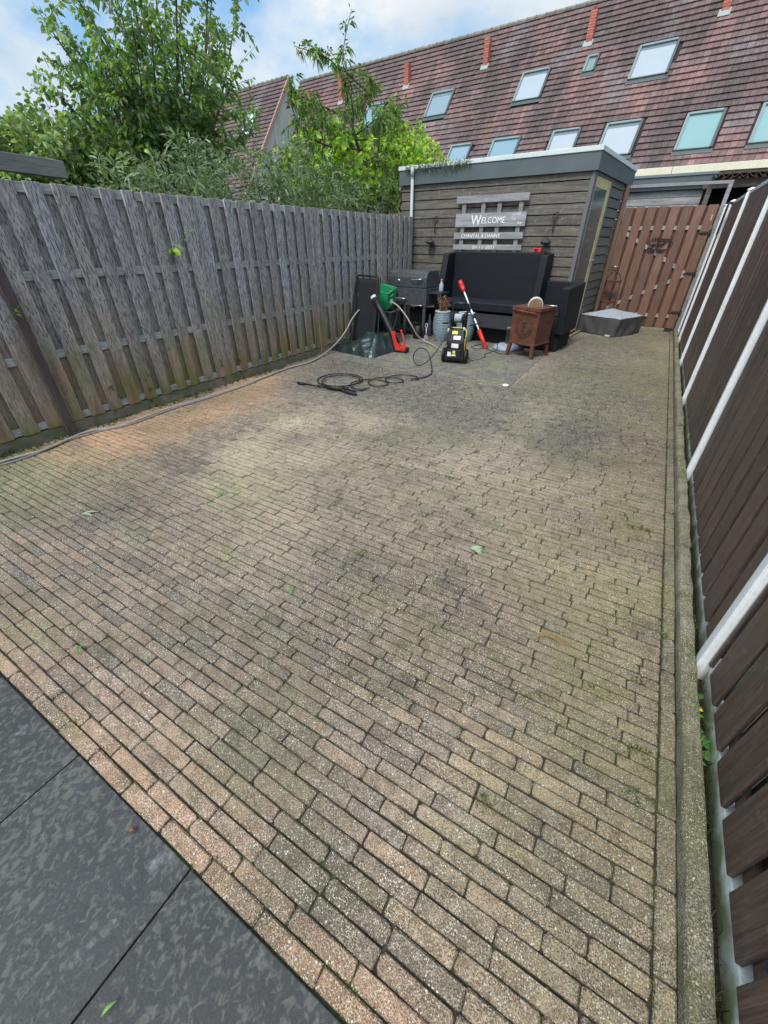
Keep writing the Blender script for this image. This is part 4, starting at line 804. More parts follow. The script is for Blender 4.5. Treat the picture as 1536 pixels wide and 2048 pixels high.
# ------------------------------------------------------------------ barbecue
bq = thing('barbecue', 'grey metal cart barbecue with closed hood, in the corner by the downpipe', 'barbecue', (-3.86, 7.50, .006), -5)
b = MB(); sec = [(0, 0), (0, .16), (.03, .235), (.10, .265), (.36, .265), (.44, .22), (.46, .10), (.46, 0)]
n = len(sec); vs = [(-.40, -.20 + p[0], .80 + p[1]) for p in sec] + [(.40, -.20 + p[0], .80 + p[1]) for p in sec]
b.add(vs, [tuple(range(n)), tuple(range(2 * n - 1, n - 1, -1))] + [(i, (i + 1) % n, (i + 1) % n + n, i + n) for i in range(n)]); b.build('hood', M['grill'], bq, bevel=.012)
b = MB(); b.box(-.42, .42, -.22, .27, .52, .795); b.build('firebox', M['grill'], bq, bevel=.006)
b = MB(); b.tube(spline([(.12, -.20, .93), (.12, -.245, .925), (.30, -.245, .94), (.30, -.20, .945)], 4), .009, 8); b.build('hood_handle', M['metal'], bq)
b = MB(); b.tube(spline([(-.34, -.22, .63), (-.34, -.27, .63), (-.02, -.27, .625), (-.02, -.22, .62)], 4), .011, 8); b.tube(spline([(.14, -.22, .53), (.15, -.26, .525), (.34, -.26, .535), (.35, -.22, .54)], 4), .008, 8); b.build('rail', M['metal'], bq)
b = MB(); b.lathe([(.0, .0), (.028, .0), (.024, .03), (.0, .03)], 14, (-.20, -.25, .70), axis='y'); b.box(-.215, -.185, -.262, -.252, .67, .75); b.build('knob', M['black'], bq)
b = MB(); b.lathe([(.001, .0), (.025, .0), (.025, .01), (.001, .012)], 14, (-.18, -.212, .90), axis='y'); b.build('thermometer', M['metal'], bq)
for x in (-.38, -.03, .38):
    for y in (-.19, .23):
        if x == -.03 and y > 0: continue
        b = MB(); b.box(x - .026, x + .026, y - .02, y + .02, 0, .52); b.build('leg', M['grill'], bq, bevel=.003)
b = MB(); b.box(-.36, .36, -.17, .22, .12, .14); b.box(.02, .36, -.10, .2, .14, .46, (.3, .3, .3)); b.build('lower_shelf', M['black'], bq)
b = MB(); b.box(.42, .68, -.15, .15, .72, .745, (.6, .6, .6)); b.build('side_table', M['grill'], bq)
# clutter around the barbecue
t = thing('lamp_oil_bottle', 'small clear plastic bottle standing on the barbecue side table', 'bottle', (-3.26, 7.42, .755))
b = MB(); b.lathe([(.035, 0), (.04, .02), (.04, .11), (.015, .15), (.015, .17)], 14, col=(.28, .32, .36)); b.build('bottle', M['plain'], t); b = MB(); b.lathe([(.018, .17), (.018, .195)], 12, col=(.45, .2, .1)); b.build('cap', M['plain'], t)
t = thing('watering_can', 'dark plastic watering can in the shadow beneath the barbecue', 'watering can', (-3.55, 7.15, .006), 20)
b = MB(); b.lathe([(.08, 0), (.085, .02), (.075, .20), (.05, .22)], 18, col=(.8, .8, .8)); b.build('body', M['black'], t); b = MB(); b.tube(spline([(.06, 0, .06), (.14, 0, .16), (.18, 0, .25)], 4), .013, 8); b.build('spout', M['black'], t); b = MB(); b.tube(spline([(-.07, 0, .06), (-.13, 0, .14), (-.08, 0, .26), (0, 0, .25)], 4), .009, 8); b.build('handle', M['black'], t)
t = thing('garden_fork', 'grey handled hand fork standing upright left of the ribbed pots', 'hand fork', (-3.36, 7.12, .006), 10)
b = MB(); b.tube(spline([(0, 0, .19), (.018, 0, .22), (.018, 0, .25), (0, 0, .27), (-.018, 0, .25), (-.018, 0, .22)], 4, True), .006, 6, (.5, .5, .55), closed=True); b.build('handle', M['plain'], t); b = MB(); b.tube([(0, 0, 0), (0, 0, .19)], .010, 8, (.35, .35, .4)); b.box(-.03, .03, -.005, .005, 0, .07, (.3, .3, .33)); b.build('blade', M['plain'], t)
for (x, y, c_, h_, lab) in ((-3.30, 7.55, (.30, .24, .33), .30, 'narrow lilac plastic bottle beside the left ribbed pot'), (-3.46, 7.45, (.05, .05, .06), .36, 'tall black bottle behind the hand fork'), (-3.22, 7.72, (.02, .02, .03), .62, 'tall dark cylinder standing between barbecue and sofa')):
    t = thing('bottle', lab, 'bottle', (x, y, .006)); b = MB(); b.lathe([(.035, 0), (.04, .02), (.04, h_ * .7), (.018, h_ * .86), (.018, h_)], 14, col=c_); b.build('body', M['plain'], t); b = MB(); b.lathe([(.02, h_), (.02, h_ + .02)], 10, col=cmul(c_, .5)); b.build('cap', M['plain'], t)

# ------------------------------------------------------------------ covered box by the gate
cb = thing('covered_box', 'low square box under a dark grey cover, its wet top painted pale as if lit from above, near the gate', 'covered box', (-.60, 9.62, 0), -25)
def drape(top):
    b = MB(); n = 22; vs = []; fs = []; W2, D2 = .41, .42
    if top:
        for i in range(n + 1):
            for j in range(n + 1):
                u, v = i / n * 2 - 1, j / n * 2 - 1; r = max(abs(u), abs(v))
                z = .315 + .11 * (1 - r) ** 1.1 + .012 * noise.noise(Vector((u * 2.2, v * 2.2, 1))) + .008 * abs(noise.noise(Vector((u * 5, v * 5, 7))))
                vs.append((u * W2, v * D2, z))
        for i in range(n):
            for j in range(n): fs.append((i * (n + 1) + j, (i + 1) * (n + 1) + j, (i + 1) * (n + 1) + j + 1, i * (n + 1) + j + 1))
    else:
        m_ = 80; lv = 9
        for k in range(lv + 1):
            for s_ in range(m_):
                a = s_ / m_ * 4; side = int(a); q = (a - side) * 2 - 1
                x, y = [(q, -1), (1, q), (-q, 1), (-1, -q)][side]; z = .315 * (1 - k / lv) + .004
                f = .05 * math.sin(k / lv * math.pi * .5) * (noise.noise(Vector((x * 3.5, y * 3.5, k * .15))) + .2) - .03 * (k / lv)
                if k == 0: z = .315 + .012 * noise.noise(Vector((x * 2.2, y * 2.2, 1))) + .008 * abs(noise.noise(Vector((x * 5, y * 5, 7))))
                vs.append((x * (W2 + f), y * (D2 + f), z + (.012 * noise.noise(Vector((x * 2, y * 2, 4))) if k == lv else 0) + (.008 if k == lv else 0)))
        for k in range(lv):
            for s_ in range(m_): fs.append((k * m_ + s_, k * m_ + (s_ + 1) % m_, (k + 1) * m_ + (s_ + 1) % m_, (k + 1) * m_ + s_))
    b.add(vs, fs, (1, 1, 1), True); return b
drape(True).build('cover_top', M['coverlit'], cb); drape(False).build('cover_skirt', M['cover'], cb)
b = MB(); b.box(.22, .32, -.455, -.44, .012, .04, (.5, .5, .5)); b.build('tag', M['plain'], cb)

# ------------------------------------------------------------------ things behind the gate
ns = thing('neighbour_shed', 'neighbouring flat roofed shed with blue grey fascia behind the gate', 'shed', (0, 12.0, 0), -4)
b = MB(); b.box(-1.9, .24, 0, 2.0, 0, 2.46, (.5, .5, .5))
for z0, z1 in ((2.12, 2.235), (2.245, 2.36), (1.99, 2.11), (1.87, 1.98)): b.box(-1.9, .24, -.02, 0, z0, z1, cmul((1, 1, 1), rnd(.8, 1.3)))
b.build('wall', M['concshed'], ns, bevel=.003)
b = MB(); b.box(-1.95, .34, -.10, 2.05, 2.36, 2.43, (.75, .75, .75)); b.box(-1.95, .38, -.15, 2.1, 2.44, 2.565); b.box(-1.95, .40, -.17, 2.12, 2.565, 2.61, (1.7, 1.7, 1.6)); b.build('fascia', M['fascia'], ns, bevel=.003)
cp_ = thing('lean_to', 'dark open lean-to with corrugated roof sheet beyond the gate', 'lean-to', (0, 11.6, 0), -4)
b = MB(); n = 110; vs = []
for s_ in range(n + 1):
    x = .30 + s_ * .02; z = 2.50 + .028 * math.sin(x * 2 * math.pi / .135)
    vs += [(x, -.12, z), (x, 1.2, z + .08)]
b.add(vs, [(2 * i, 2 * i + 2, 2 * i + 3, 2 * i + 1) for i in range(n)], (1, 1, 1), True); o = b.build('roof_sheet', M['corr'], cp_); mo = o.modifiers.new('s', 'SOLIDIFY'); mo.thickness = .012
b = MB(); b.box(.2, 2.5, .02, .10, 2.33, 2.46, (.9, .8, .7)); b.build('beam', M['plank'], cp_); b = MB(); b.box(.28, .36, .02, .10, 0, 2.33); b.build('post', M['plank'], cp_)
b = MB(); b.box(.24, 2.6, 1.2, 1.3, 0, 2.5); b.build('back_wall', M['blackmat'], cp_)

# ------------------------------------------------------------------ houses opposite
AL = R(52); HA = R(-5); HO = Vector((-1.50, 17.285, 3.0))
hu = Vector((math.cos(HA), math.sin(HA), 0)); hd = Vector((-math.sin(HA), math.cos(HA), 0)); hv = hd * math.cos(AL) + Vector((0, 0, math.sin(AL))); hn = hu.cross(hv)
ca, sa = math.cos(AL), math.sin(AL)
def RL(u, v, w=0): return Vector((u, v * ca - w * sa, 3.0 + v * sa + w * ca))     # house-local point on the slope
def tilecol(u, v, streaks):
    n = noise.noise(Vector((u * .55, v * .5, 2))); n2 = noise.noise(Vector((u * 1.7, v * 1.2, 8))); n3 = noise.noise(Vector((u * 5, v * .7, 20)))
    t = .42 + .55 * n + .35 * n2 + .3 * n3 + rnd(-.10, .10) - .02 * v
    for (su, sv, w, L) in streaks:
        if v < sv and v > sv - L: t += .32 * max(0, 1 - abs(u - su) / w) * (1 - (sv - v) / L) ** .5
    t = max(0, min(1, t)); c = lerp((.072, .054, .054), (.225, .125, .118), t ** 1.3)
    g = noise.noise(Vector((u * .9, v * .9, 31)));
    if g > .15: c = lerp(c, (.14, .12, .125), min(1, (g - .15) * 2.2))
    return cmul(c, rnd(.85, 1.15))
def tiled_roof(root, u0, u1, v0, v1, holes, streaks, w=0):
    b = MB(); TH = .212; TW = .170; r_ = 0; v = v0
    while v < v1 - .02:
        u = u0 + (TW / 2 if r_ % 2 else 0) * .0 + rnd(-.01, .01)
        while u < u1:
            cu, cv = u + TW / 2, v + TH / 2
            if not any(h[0] < cu < h[1] and h[2] < cv < h[3] for h in holes):
                c = tilecol(cu, cv, streaks); a = w + .012 + rnd(-.003, .003); d = .046 + rnd(-.004, .004); g = .0035
                ue = min(u + TW, u1)
                b.add([RL(u + g, v, a + d), RL(ue - g, v, a + d), RL(ue - g, v + TH + .01, a + .004), RL(u + g, v + TH + .01, a + .004), RL(u + g, v, a - .01), RL(ue - g, v, a - .01), RL(u + g, v + TH, a - .015), RL(ue - g, v + TH, a - .015)],
                      [(0, 1, 2, 3), (4, 5, 1, 0), (6, 4, 0, 3), (5, 7, 2, 1)], c)
            u += TW
        v += TH; r_ += 1
    return b.build('roof', M['rooftile'], root, fix=False)
hs = thing('terraced_house', 'long terraced house with a steep mottled red tiled roof and many skylights', 'house', HO - Vector((0, 0, 3.0)), -5)
SK = [(-8.80, -7.77, 3.29, 4.30, 0), (-5.09, -4.08, 3.29, 4.38, 1), (-2.93, -2.54, 3.94, 4.50, 2), (-1.37, -.26, 3.36, 4.47, 1),
      (-8.80, -7.96, .80, 1.88, 3), (-6.95, -6.05, .80, 1.88, 3), (-5.25, -4.20, .80, 1.90, 3), (-3.12, -2.20, .80, 1.93, 1), (-1.45, -.41, .83, 1.94, 1), (.72, 1.66, .80, 1.93, 4), (2.45, 3.45, .80, 1.94, 4),
      (-12.1, -11.1, 3.3, 4.35, 3), (-12.2, -11.3, .8, 1.9, 3), (4.3, 5.3, .80, 1.94, 4), (-13.6, -13.0, 1.9, 2.7, 3)]
streaks = [((s[0] + s[1]) / 2, s[2], .55, 1.3) for s in SK] + [(-10.35, 5.0, .35, 2.5), (-6.85, 5.0, .35, 2.0), (-3.1, 5.0, .35, 2.2), (.6, 5.1, .4, 2.4)]
U0, U1, RV = -17.5, 9.0, 6.58
tiled_roof(hs, U0, U1, .33, RV - .02, [(s[0] - .02, s[1] + .02, s[2] - .1, s[3] + .02) for s in SK], streaks)
b = MB(); q = [RL(U0, .3), RL(U1, .3), RL(U1, RV), RL(U0, RV)]; yb = 2 * RV * ca
b.add(q + [Vector((U0, yb, 3)), Vector((U1, yb, 3))], [(0, 1, 2, 3), (3, 2, 5, 4)]); b.build('roof_deck', M['roofbase'], hs, fix=False)
b = MB(); b.box(U0 + .1, U1 - .1, .35, yb - .3, 0, 3.0)
b.add([Vector((U0 + .1, .35, 3)), Vector((U0 + .1, yb - .3, 3)), Vector((U0 + .1, yb / 2, 3 + RV * sa - .4))], [(0, 1, 2)]); b.add([Vector((U1 - .1, .35, 3)), Vector((U1 - .1, yb - .3, 3)), Vector((U1 - .1, yb / 2, 3 + RV * sa - .4))], [(0, 1, 2)])
b.build('wall', M['brickwall'], hs)
b = MB(); k = U0
while k < U1: c0 = RL(k, RV, .02); b.tube([c0, c0 + Vector((.30, 0, 0)), c0 + Vector((.34, 0, .0))], [.055, .07, .085], 8, cmul((1, 1, 1), rnd(.75, 1.15))); k += .345
b.build('ridge', M['ridge'], hs)
b = MB(); b.box(U0, -3.0, -.02, .16, 3.10, 3.27); b.box(-2.99, .9, -.02, .16, 3.10, 3.27); b.box(.91, U1, -.02, .16, 3.10, 3.27); b.box(U0, U1, .16, .55, 3.05, 3.10); b.build('gutter', M['gutter'], hs, bevel=.008)
PC = {0: (.14, .21, .26), 1: (.30, .33, .36), 2: (.14, .20, .18), 3: (.15, .24, .29), 4: (.17, .28, .27)}  # pane tints, with the reflected sky put into the colour
for (a, c_, v0, v1, kd) in SK:
    b = MB(); fw = .07
    pass
    def rb(u0, u1, w0, w1, h0, h1, col=(1, 1, 1)): b.hexa([RL(u0, w0, h0), RL(u1, w0, h0), RL(u1, w1, h0), RL(u0, w1, h0), RL(u0, w0, h1), RL(u1, w0, h1), RL(u1, w1, h1), RL(u0, w1, h1)], col)
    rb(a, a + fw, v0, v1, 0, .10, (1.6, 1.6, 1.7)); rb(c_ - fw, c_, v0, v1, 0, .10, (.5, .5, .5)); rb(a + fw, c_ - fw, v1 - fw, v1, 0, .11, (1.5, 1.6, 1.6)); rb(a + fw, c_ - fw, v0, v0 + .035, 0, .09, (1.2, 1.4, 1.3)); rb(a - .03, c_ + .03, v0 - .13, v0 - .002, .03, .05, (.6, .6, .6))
    o = b.build('skylight', M['skyframe'], hs, bevel=.004, seg=1)
    b = MB(); pc = PC[kd]
    rb(a + fw, c_ - fw, v0 + .035, v1 - fw, .045, .06, pc)
    if kd == 0: rb(a + fw, c_ - fw, v1 - fw - .12, v1 - fw, .06, .066, (.10, .14, .17))
    if kd == 1: rb(a + fw, c_ - fw, v1 - fw - .10, v1 - fw, .06, .066, (.12, .14, .16))
    b.build('pane', M['pane'], o)
for u_, v_, h_ in ((-10.37, 5.05, .56), (-6.84, 5.15, .62), (-3.12, 5.15, .68), (.62, 5.16, .68), (-14.0, 5.0, 1.0), (-15.6, 4.2, 1.0)):
    b = MB(); c0 = RL(u_, v_)
    kk = 0; z = -.15
    while z < h_: b.box(c0.x - .10, c0.x + .10, c0.y - .10, c0.y + .10, c0.z + z, c0.z + z + .052, cmul((1, 1, 1), rnd(.85, 1.2))); b.box(c0.x - .092, c0.x + .092, c0.y - .092, c0.y + .092, c0.z + z + .052, c0.z + z + .064, (.7, .9, 1.0)); z += .064
    b.tube([(c0.x, c0.y, c0.z + h_), (c0.x, c0.y, c0.z + h_ + .10)], .05, 8, (.5, .5, .5)); o = b.build('vent_stack', M['chimney'], hs)
    b = MB(); b.hexa([RL(u_ - .15, v_ - .25, .04), RL(u_ + .15, v_ - .25, .04), RL(u_ + .15, v_ - .02, .04), RL(u_ - .15, v_ - .02, .04), RL(u_ - .15, v_ - .25, .06), RL(u_ + .15, v_ - .25, .06), RL(u_ + .15, v_ - .02, .06), RL(u_ - .15, v_ - .02, .06)], (.5, .5, .5)); b.build('flashing', M['trim'], o)
# stepped-forward gabled house on the left
DW = 1.2; off = Vector((0, -DW / sa, 0))
h2 = thing('gabled_house', 'gabled house with a pale rendered side wall, stepped forward behind the trees', 'house', (HO - Vector((0, 0, 3.0))) + (hd * (-DW / sa)) + hu * 0, -5)
GU1 = -16.55; GU0 = -27.0; GV = 6.25 + .0
sk2 = [(-18.75, -17.9, 3.5, 4.75)]
tiled_roof(h2, GU0, GU1, -.05, GV, [(sk2[0][0], sk2[0][1], sk2[0][2] - .1, sk2[0][3])], [])
gb = MB(); yb2 = 2 * GV * ca
gb.add([RL(GU0, 0), RL(GU1, 0), RL(GU1, GV), RL(GU0, GV), Vector((GU0, yb2, 3)), Vector((GU1, yb2, 3))], [(0, 1, 2, 3), (3, 2, 5, 4)]); gb.build('roof_deck', M['roofbase'], h2, fix=False)
gb = MB(); xw = GU1 - .03
gb.add([(xw, .0, 0), (xw, yb2, 0), (xw, yb2, 3), (xw, yb2 / 2, 3 + GV * sa - .02), (xw, .0, 3), (GU0, .2, 0), (GU0, yb2, 0), (GU0, yb2, 3), (GU0, .2, 3)], [(0, 1, 2, 3, 4), (0, 4, 8, 5)]); gb.build('wall', M['render'], h2, fix=False)
b = MB(); b.hexa([RL(GU1 - .05, -.05, -.06), RL(GU1 + .03, -.05, -.06), RL(GU1 + .03, GV, -.06), RL(GU1 - .05, GV, -.06), RL(GU1 - .05, -.05, .05), RL(GU1 + .03, -.05, .05), RL(GU1 + .03, GV, .05), RL(GU1 - .05, GV, .05)], (.35, .22, .18)); b.build('verge', M['matt'], h2)
b = MB(); k = GU0
while k < GU1 - .2: c0 = RL(k, GV, .02); b.tube([c0, c0 + Vector((.30, 0, 0)), c0 + Vector((.34, 0, .0))], [.055, .07, .085], 8, cmul((1, 1, 1), rnd(.75, 1.15))); k += .345
b.build('ridge', M['ridge'], h2)
for (a, c_, v0, v1) in sk2:
    b = MB(); fw = .07
    for u0, u1, w0, w1 in ((a, a + fw, v0, v1), (c_ - fw, c_, v0, v1), (a + fw, c_ - fw, v1 - fw, v1), (a + fw, c_ - fw, v0, v0 + fw)): b.hexa([RL(u0, w0, 0), RL(u1, w0, 0), RL(u1, w1, 0), RL(u0, w1, 0), RL(u0, w0, .1), RL(u1, w0, .1), RL(u1, w1, .1), RL(u0, w1, .1)])
    o = b.build('skylight', M['skyframe'], h2)
    b = MB(); b.hexa([RL(u_, v_, h_) for h_ in (.03, .06) for u_, v_ in ((a + fw, v0 + fw), (c_ - fw, v0 + fw), (c_ - fw, v1 - fw), (a + fw, v1 - fw))], (.45, .6, .58)); b.build('pane', M['pane'], o)
# thin pale pole between the houses
p0 = Vector((-10.9, 14.0, 0)); t = thing('mast', 'thin pale grey mast rising behind the cherry tree', 'mast', (-11.55, 14.0, 0)); b = MB(); b.tube([(0, 0, 0), (0, 0, 4.9)], .04, 8); b.tube([(0, 0, 4.9), (0, 0, 5.5)], .018, 8); b.build('pole', M['pipe'], t)

# ------------------------------------------------------------------ plants
def leaf(mb, p, d, L, W, col, droop=.25):
    d = d.normalized(); s_ = d.cross(Vector((rnd(-1, 1), rnd(-1, 1), rnd(-1, 1))));
    if s_.length < .05: s_ = d.cross(Vector((0, 0, 1)))
    s_.normalize(); n = d.cross(s_).normalized(); tip = p + d * L + Vector((0, 0, -droop * L)); mid = p + d * L * .45 - n * (W * .18)
    u2 = p + d * L * .78 + Vector((0, 0, -droop * L * .55)) - n * (W * .1); c2 = p + d * L * .5 + Vector((0, 0, -droop * L * .12)); mid = p + d * L * .32 - n * (W * .16)
    mb.add([p, mid + s_ * W * .5, u2 + s_ * W * .30, tip, u2 - s_ * W * .30, mid - s_ * W * .5, c2], [(0, 1, 6), (1, 2, 6), (2, 3, 6), (3, 4, 6), (4, 5, 6), (5, 0, 6)], col)
def spray(lm, sm, pts, n, L, W, cols, ang=.9, r0=.006, r1=.002, scol=(1, 1, 1), bright=1.0, droop=.3, start=.15, tubes=True):
    pts = [Vector(p) for p in pts]
    if tubes: sm.tube(pts, [r0 + (r1 - r0) * i / (len(pts) - 1) for i in range(len(pts))], 5, scol)
    m = len(pts) - 1
    for k in range(n):
        t = start + (1 - start) * (k + rnd(0, 1)) / n; f = t * m; i = min(int(f), m - 1); p = pts[i].lerp(pts[i + 1], f - i); ax = (pts[i + 1] - pts[i]).normalized()
        rv = Vector((rnd(-1, 1), rnd(-1, 1), rnd(-1, 1))); rv = (rv - ax * rv.dot(ax)).normalized(); d = ax * math.cos(ang) + rv * math.sin(ang)
        leaf(lm, p + d * rnd(0, L * .4), d, L * rnd(.65, 1.2), W * rnd(.7, 1.2), cmul(random.choice(cols), rnd(.65, 1.35) * bright), droop)
def branch(p0, p1, bend=.12, n=6):
    p0, p1 = Vector(p0), Vector(p1); L = (p1 - p0).length; o = Vector((rnd(-1, 1), rnd(-1, 1), rnd(-.3, .6))) * bend * L
    return [p0.lerp(p1, i / n) + o * math.sin(math.pi * i / n) for i in range(n + 1)]

# big light leaved tree behind the fence
G1 = [(.11, .19, .05), (.085, .15, .055), (.14, .23, .05), (.07, .13, .06), (.13, .19, .11), (.20, .29, .05)]
TX = -6.6
tt = thing('birch_tree', 'tall many stemmed tree with broad green leaves rising behind the grey fence', 'tree', onx(330, 345, TX) * 1.0)
base = Vector(onx(330, 345, TX)); tt.location = (base.x, base.y, -.07); OB = Vector((base.x, base.y, -.07))
wood = MB(); lm = MB(); sb = MB()
root = Vector((0, 0, 0)); fork = Vector((0, .05, 1.7))
wood.tube([root, Vector((.02, .02, .9)), fork], [.09, .075, .06], 9)
tips = [(290, 200), (350, 190), (200, 60), (230, 180), (360, 80), (300, 20), (440, 120), (75, 20), (110, 110), (130, 60), (110, 185), (160, 10), (150, 240), (220, -60), (260, 20), (200, 130), (300, -90), (330, 30), (370, -80), (400, 40), (430, -60), (455, 60), (475, 140), (440, 200), (500, 250), (260, 130), (330, 150), (390, 130), (230, 240), (300, 250), (380, 230), (120, -60), (430, 270), (520, 215), (180, 190), (480, -20), (350, -160), (250, -150), (180, -120), (420, -150)]
for i, (px, py) in enumerate(tips):
    xx = TX + rnd(-.75, .8); e = Vector(onx(px, py, xx)) - OB
    mid = fork.lerp(e, .5) + Vector((rnd(-.1, .1), rnd(-.15, .15), rnd(-.05, .2))); L = (e - fork).length
    main = spline([fork + Vector((rnd(-.05, .05), rnd(-.1, .1), rnd(-.2, .2))), mid, e], 6); wood.tube(main, [.030 - .026 * k / (len(main) - 1) for k in range(len(main))], 6)
    nside = 19
    for q in range(nside):
        f = .40 + .60 * q / nside; p = main[min(int(f * (len(main) - 1)), len(main) - 1)]
        dd = Vector((rnd(-1, 1), rnd(-1, 1), rnd(-.5, .9))).normalized() * rnd(.16, .42) + (e - fork).normalized() * .12
        tw = branch(p, p + dd, .15, 4); spray(lm, wood, tw, random.randint(10, 16), .074, .056, G1, 1.0, .004, .0015, bright=rnd(.75, 1.25), droop=.55)
    spray(lm, wood, main[-5:], 16, .08, .06, G1, .8, .005, .002, bright=1.1, droop=.4)
wood.build('trunk', M['bark'], tt, fix=False); lm.build('crown', M['leaf'], tt, fix=False)

# cherry tree nearer the shed
G2 = [(.11, .19, .03), (.085, .155, .035), (.15, .23, .04), (.07, .125, .035), (.055, .10, .04)]
CX = -6.0
c0 = Vector(onx(735, 345, CX)); ct = thing('cherry_tree', 'slender cherry tree with long bright green leaves and red fruit behind the fence', 'tree', (c0.x, c0.y, -.07)); OB = Vector((c0.x, c0.y, -.07))
wood = MB(); lm = MB(); frs = []
j = lambda px, py, dx=0: Vector(onx(px, py, CX + dx)) - OB
trunk = [Vector((0, 0, 0)), j(745, 360), j(718, 300), j(705, 255), j(706, 225)]
wood.tube(trunk, [.05, .04, .032, .026, .02], 8)
mains = [[j(706, 228), j(700, 190), j(670, 130), j(640, 110), j(588, 92)], [j(706, 228), j(735, 190), j(690, 140, .1), j(688, 90), j(703, 18)], [j(712, 280), j(760, 275), j(800, 240, .3), j(780, 215, .3)], [j(706, 232), j(720, 205, -.2), j(745, 165, -.2), j(730, 150)],
         [j(730, 320), j(770, 330, .4), j(760, 390, .6), j(775, 410, .7)], [j(722, 300), j(650, 290, .2), j(600, 250, .2), j(580, 200, .2)], [j(718, 300), j(690, 340, .4), j(640, 360, .6)], [j(735, 320), j(800, 300, .3), j(790, 350, .5), j(800, 390, .6)], [j(706, 240), j(650, 215, .1), j(600, 190), j(575, 160)], [j(712, 270), j(660, 250, .3), j(620, 235, .3)], [j(712, 270), j(750, 240, .4), j(770, 225, .4)], [j(735, 320), j(720, 360, .5), j(700, 400, .7)]]
for k, m_ in enumerate(mains):
    pts = spline(m_, 6); wood.tube(pts, [.018 - .014 * i / (len(pts) - 1) for i in range(len(pts))], 6)
    spray(lm, wood, pts, 34, .105, .032, G2, .9, .004, .001, tubes=False, droop=.5, start=.1)
    for q in range(26 if k != 1 else 13):
        f = rnd(.15, 1); p = pts[int(f * (len(pts) - 1))]; r_ = .30 if k not in (0, 1) else .13
        e = p + Vector((rnd(-1, 1), rnd(-1, 1), rnd(-.7, .8))).normalized() * rnd(.5, 1) * r_; tw = branch(p, e, .12, 4); spray(lm, wood, tw, 13, .11, .034, G2, .85, .003, .001, droop=.6, bright=rnd(.8, 1.2))
        if random.random() < .28:
            for z_ in range(3): c_ = e + Vector((rnd(-.03, .03), rnd(-.03, .03), -rnd(.02, .07))); fr = MB(); frs.append(fr); fr.lathe([(.001, -.012), (.011, -.006), (.012, .004), (.001, .012)], 7, c_, (.42, .03, .015))
wood.build('trunk', M['bark'], ct, fix=False); lm.build('crown', M['leaf'], ct, fix=False); [q_.build('cherry', M['plain'], ct, fix=False) for q_ in frs[:95]]

# yellow-green vine on the shed corner
def bush(name, label, cat, mat_, cols, stems, n, L, W, ang=.9, droop=.4, group=None, stemmat='stem', r0=.005, tw=None, bright=1):
    o0 = Vector((sum(s[0][0] for s in stems) / len(stems), sum(s[0][1] for s in stems) / len(stems), -.07)); t = thing(name, label, cat, o0, 0, group); wood = MB(); lm = MB()
    for s in stems:
        pts = spline([Vector(p) - o0 for p in s], 5) if len(s) > 2 else branch(Vector(s[0]) - o0, Vector(s[1]) - o0, .10, 6)
        spray(lm, wood, pts, n, L, W, cols, ang, r0, .0015, droop=droop, bright=rnd(.7, 1.25) * bright, start=.05)
        if tw:
            for q in range(tw[0]):
                p = pts[random.randrange(2, len(pts))]; e = p + Vector((rnd(-1, 1), rnd(-1, 1), rnd(-.6, 1))).normalized() * rnd(.4, 1) * tw[1]; spray(lm, wood, branch(p, e, .12, 3), tw[2], L, W, cols, ang, .003, .001, droop=droop, bright=rnd(.7, 1.25) * bright)
    wood.build('stems', M[stemmat], t, fix=False); lm.build('leaves', M[mat_], t, fix=False); return t
VG = [(.28, .40, .04), (.20, .32, .04), (.36, .47, .06), (.12, .22, .035)]
st_ = []
for k in range(115):
    x = rnd(-7.3, -6.1) if k < 95 else rnd(-6.1, -5.3); y0 = rnd(8.7, 11.5)
    px, py = random.choice([(640, 275), (600, 295), (690, 280), (750, 265), (815, 285), (845, 290), (640, 300), (600, 320), (700, 310), (760, 300), (800, 270), (820, 310), (845, 300), (790, 330), (850, 330), (560, 330), (740, 330)]); e = Vector(onx(px + rnd(-35, 35), py + rnd(-25, 15), x)); st_.append([(e.x + rnd(-.2, .2), e.y + rnd(-.3, .3), max(.5, e.z - rnd(.9, 1.4))), tuple(e)])
for (px, py, x) in ((778, 215, -6.0), (795, 240, -5.8), (848, 295, -5.6)): e = Vector(onx(px, py, x)); st_.append([(e.x, e.y, e.z - 1.0), tuple(e)])
bush('grape_vine', 'bright yellow green vine spilling over beside the shed roof', 'vine', 'leaf', VG, st_, 16, .10, .095, 1.2, .3, tw=(9, .28, 6))
DG = [(.035, .06, .022), (.05, .08, .025), (.03, .05, .02)]
st_ = []
for k in range(34):
    y0 = rnd(7.2, 9.3); x = rnd(-5.6, -4.75); h = rnd(1.7, 2.25); st_.append([(x, y0, .8), (x + rnd(-.2, .2), y0 + rnd(-.2, .2), h)])
bush('laurel_bush', 'dark shadowed bush filling the corner between fence and shed', 'bush', 'leafdull', DG, st_, 30, .10, .05, 1.0, .5, tw=(6, .3, 6))
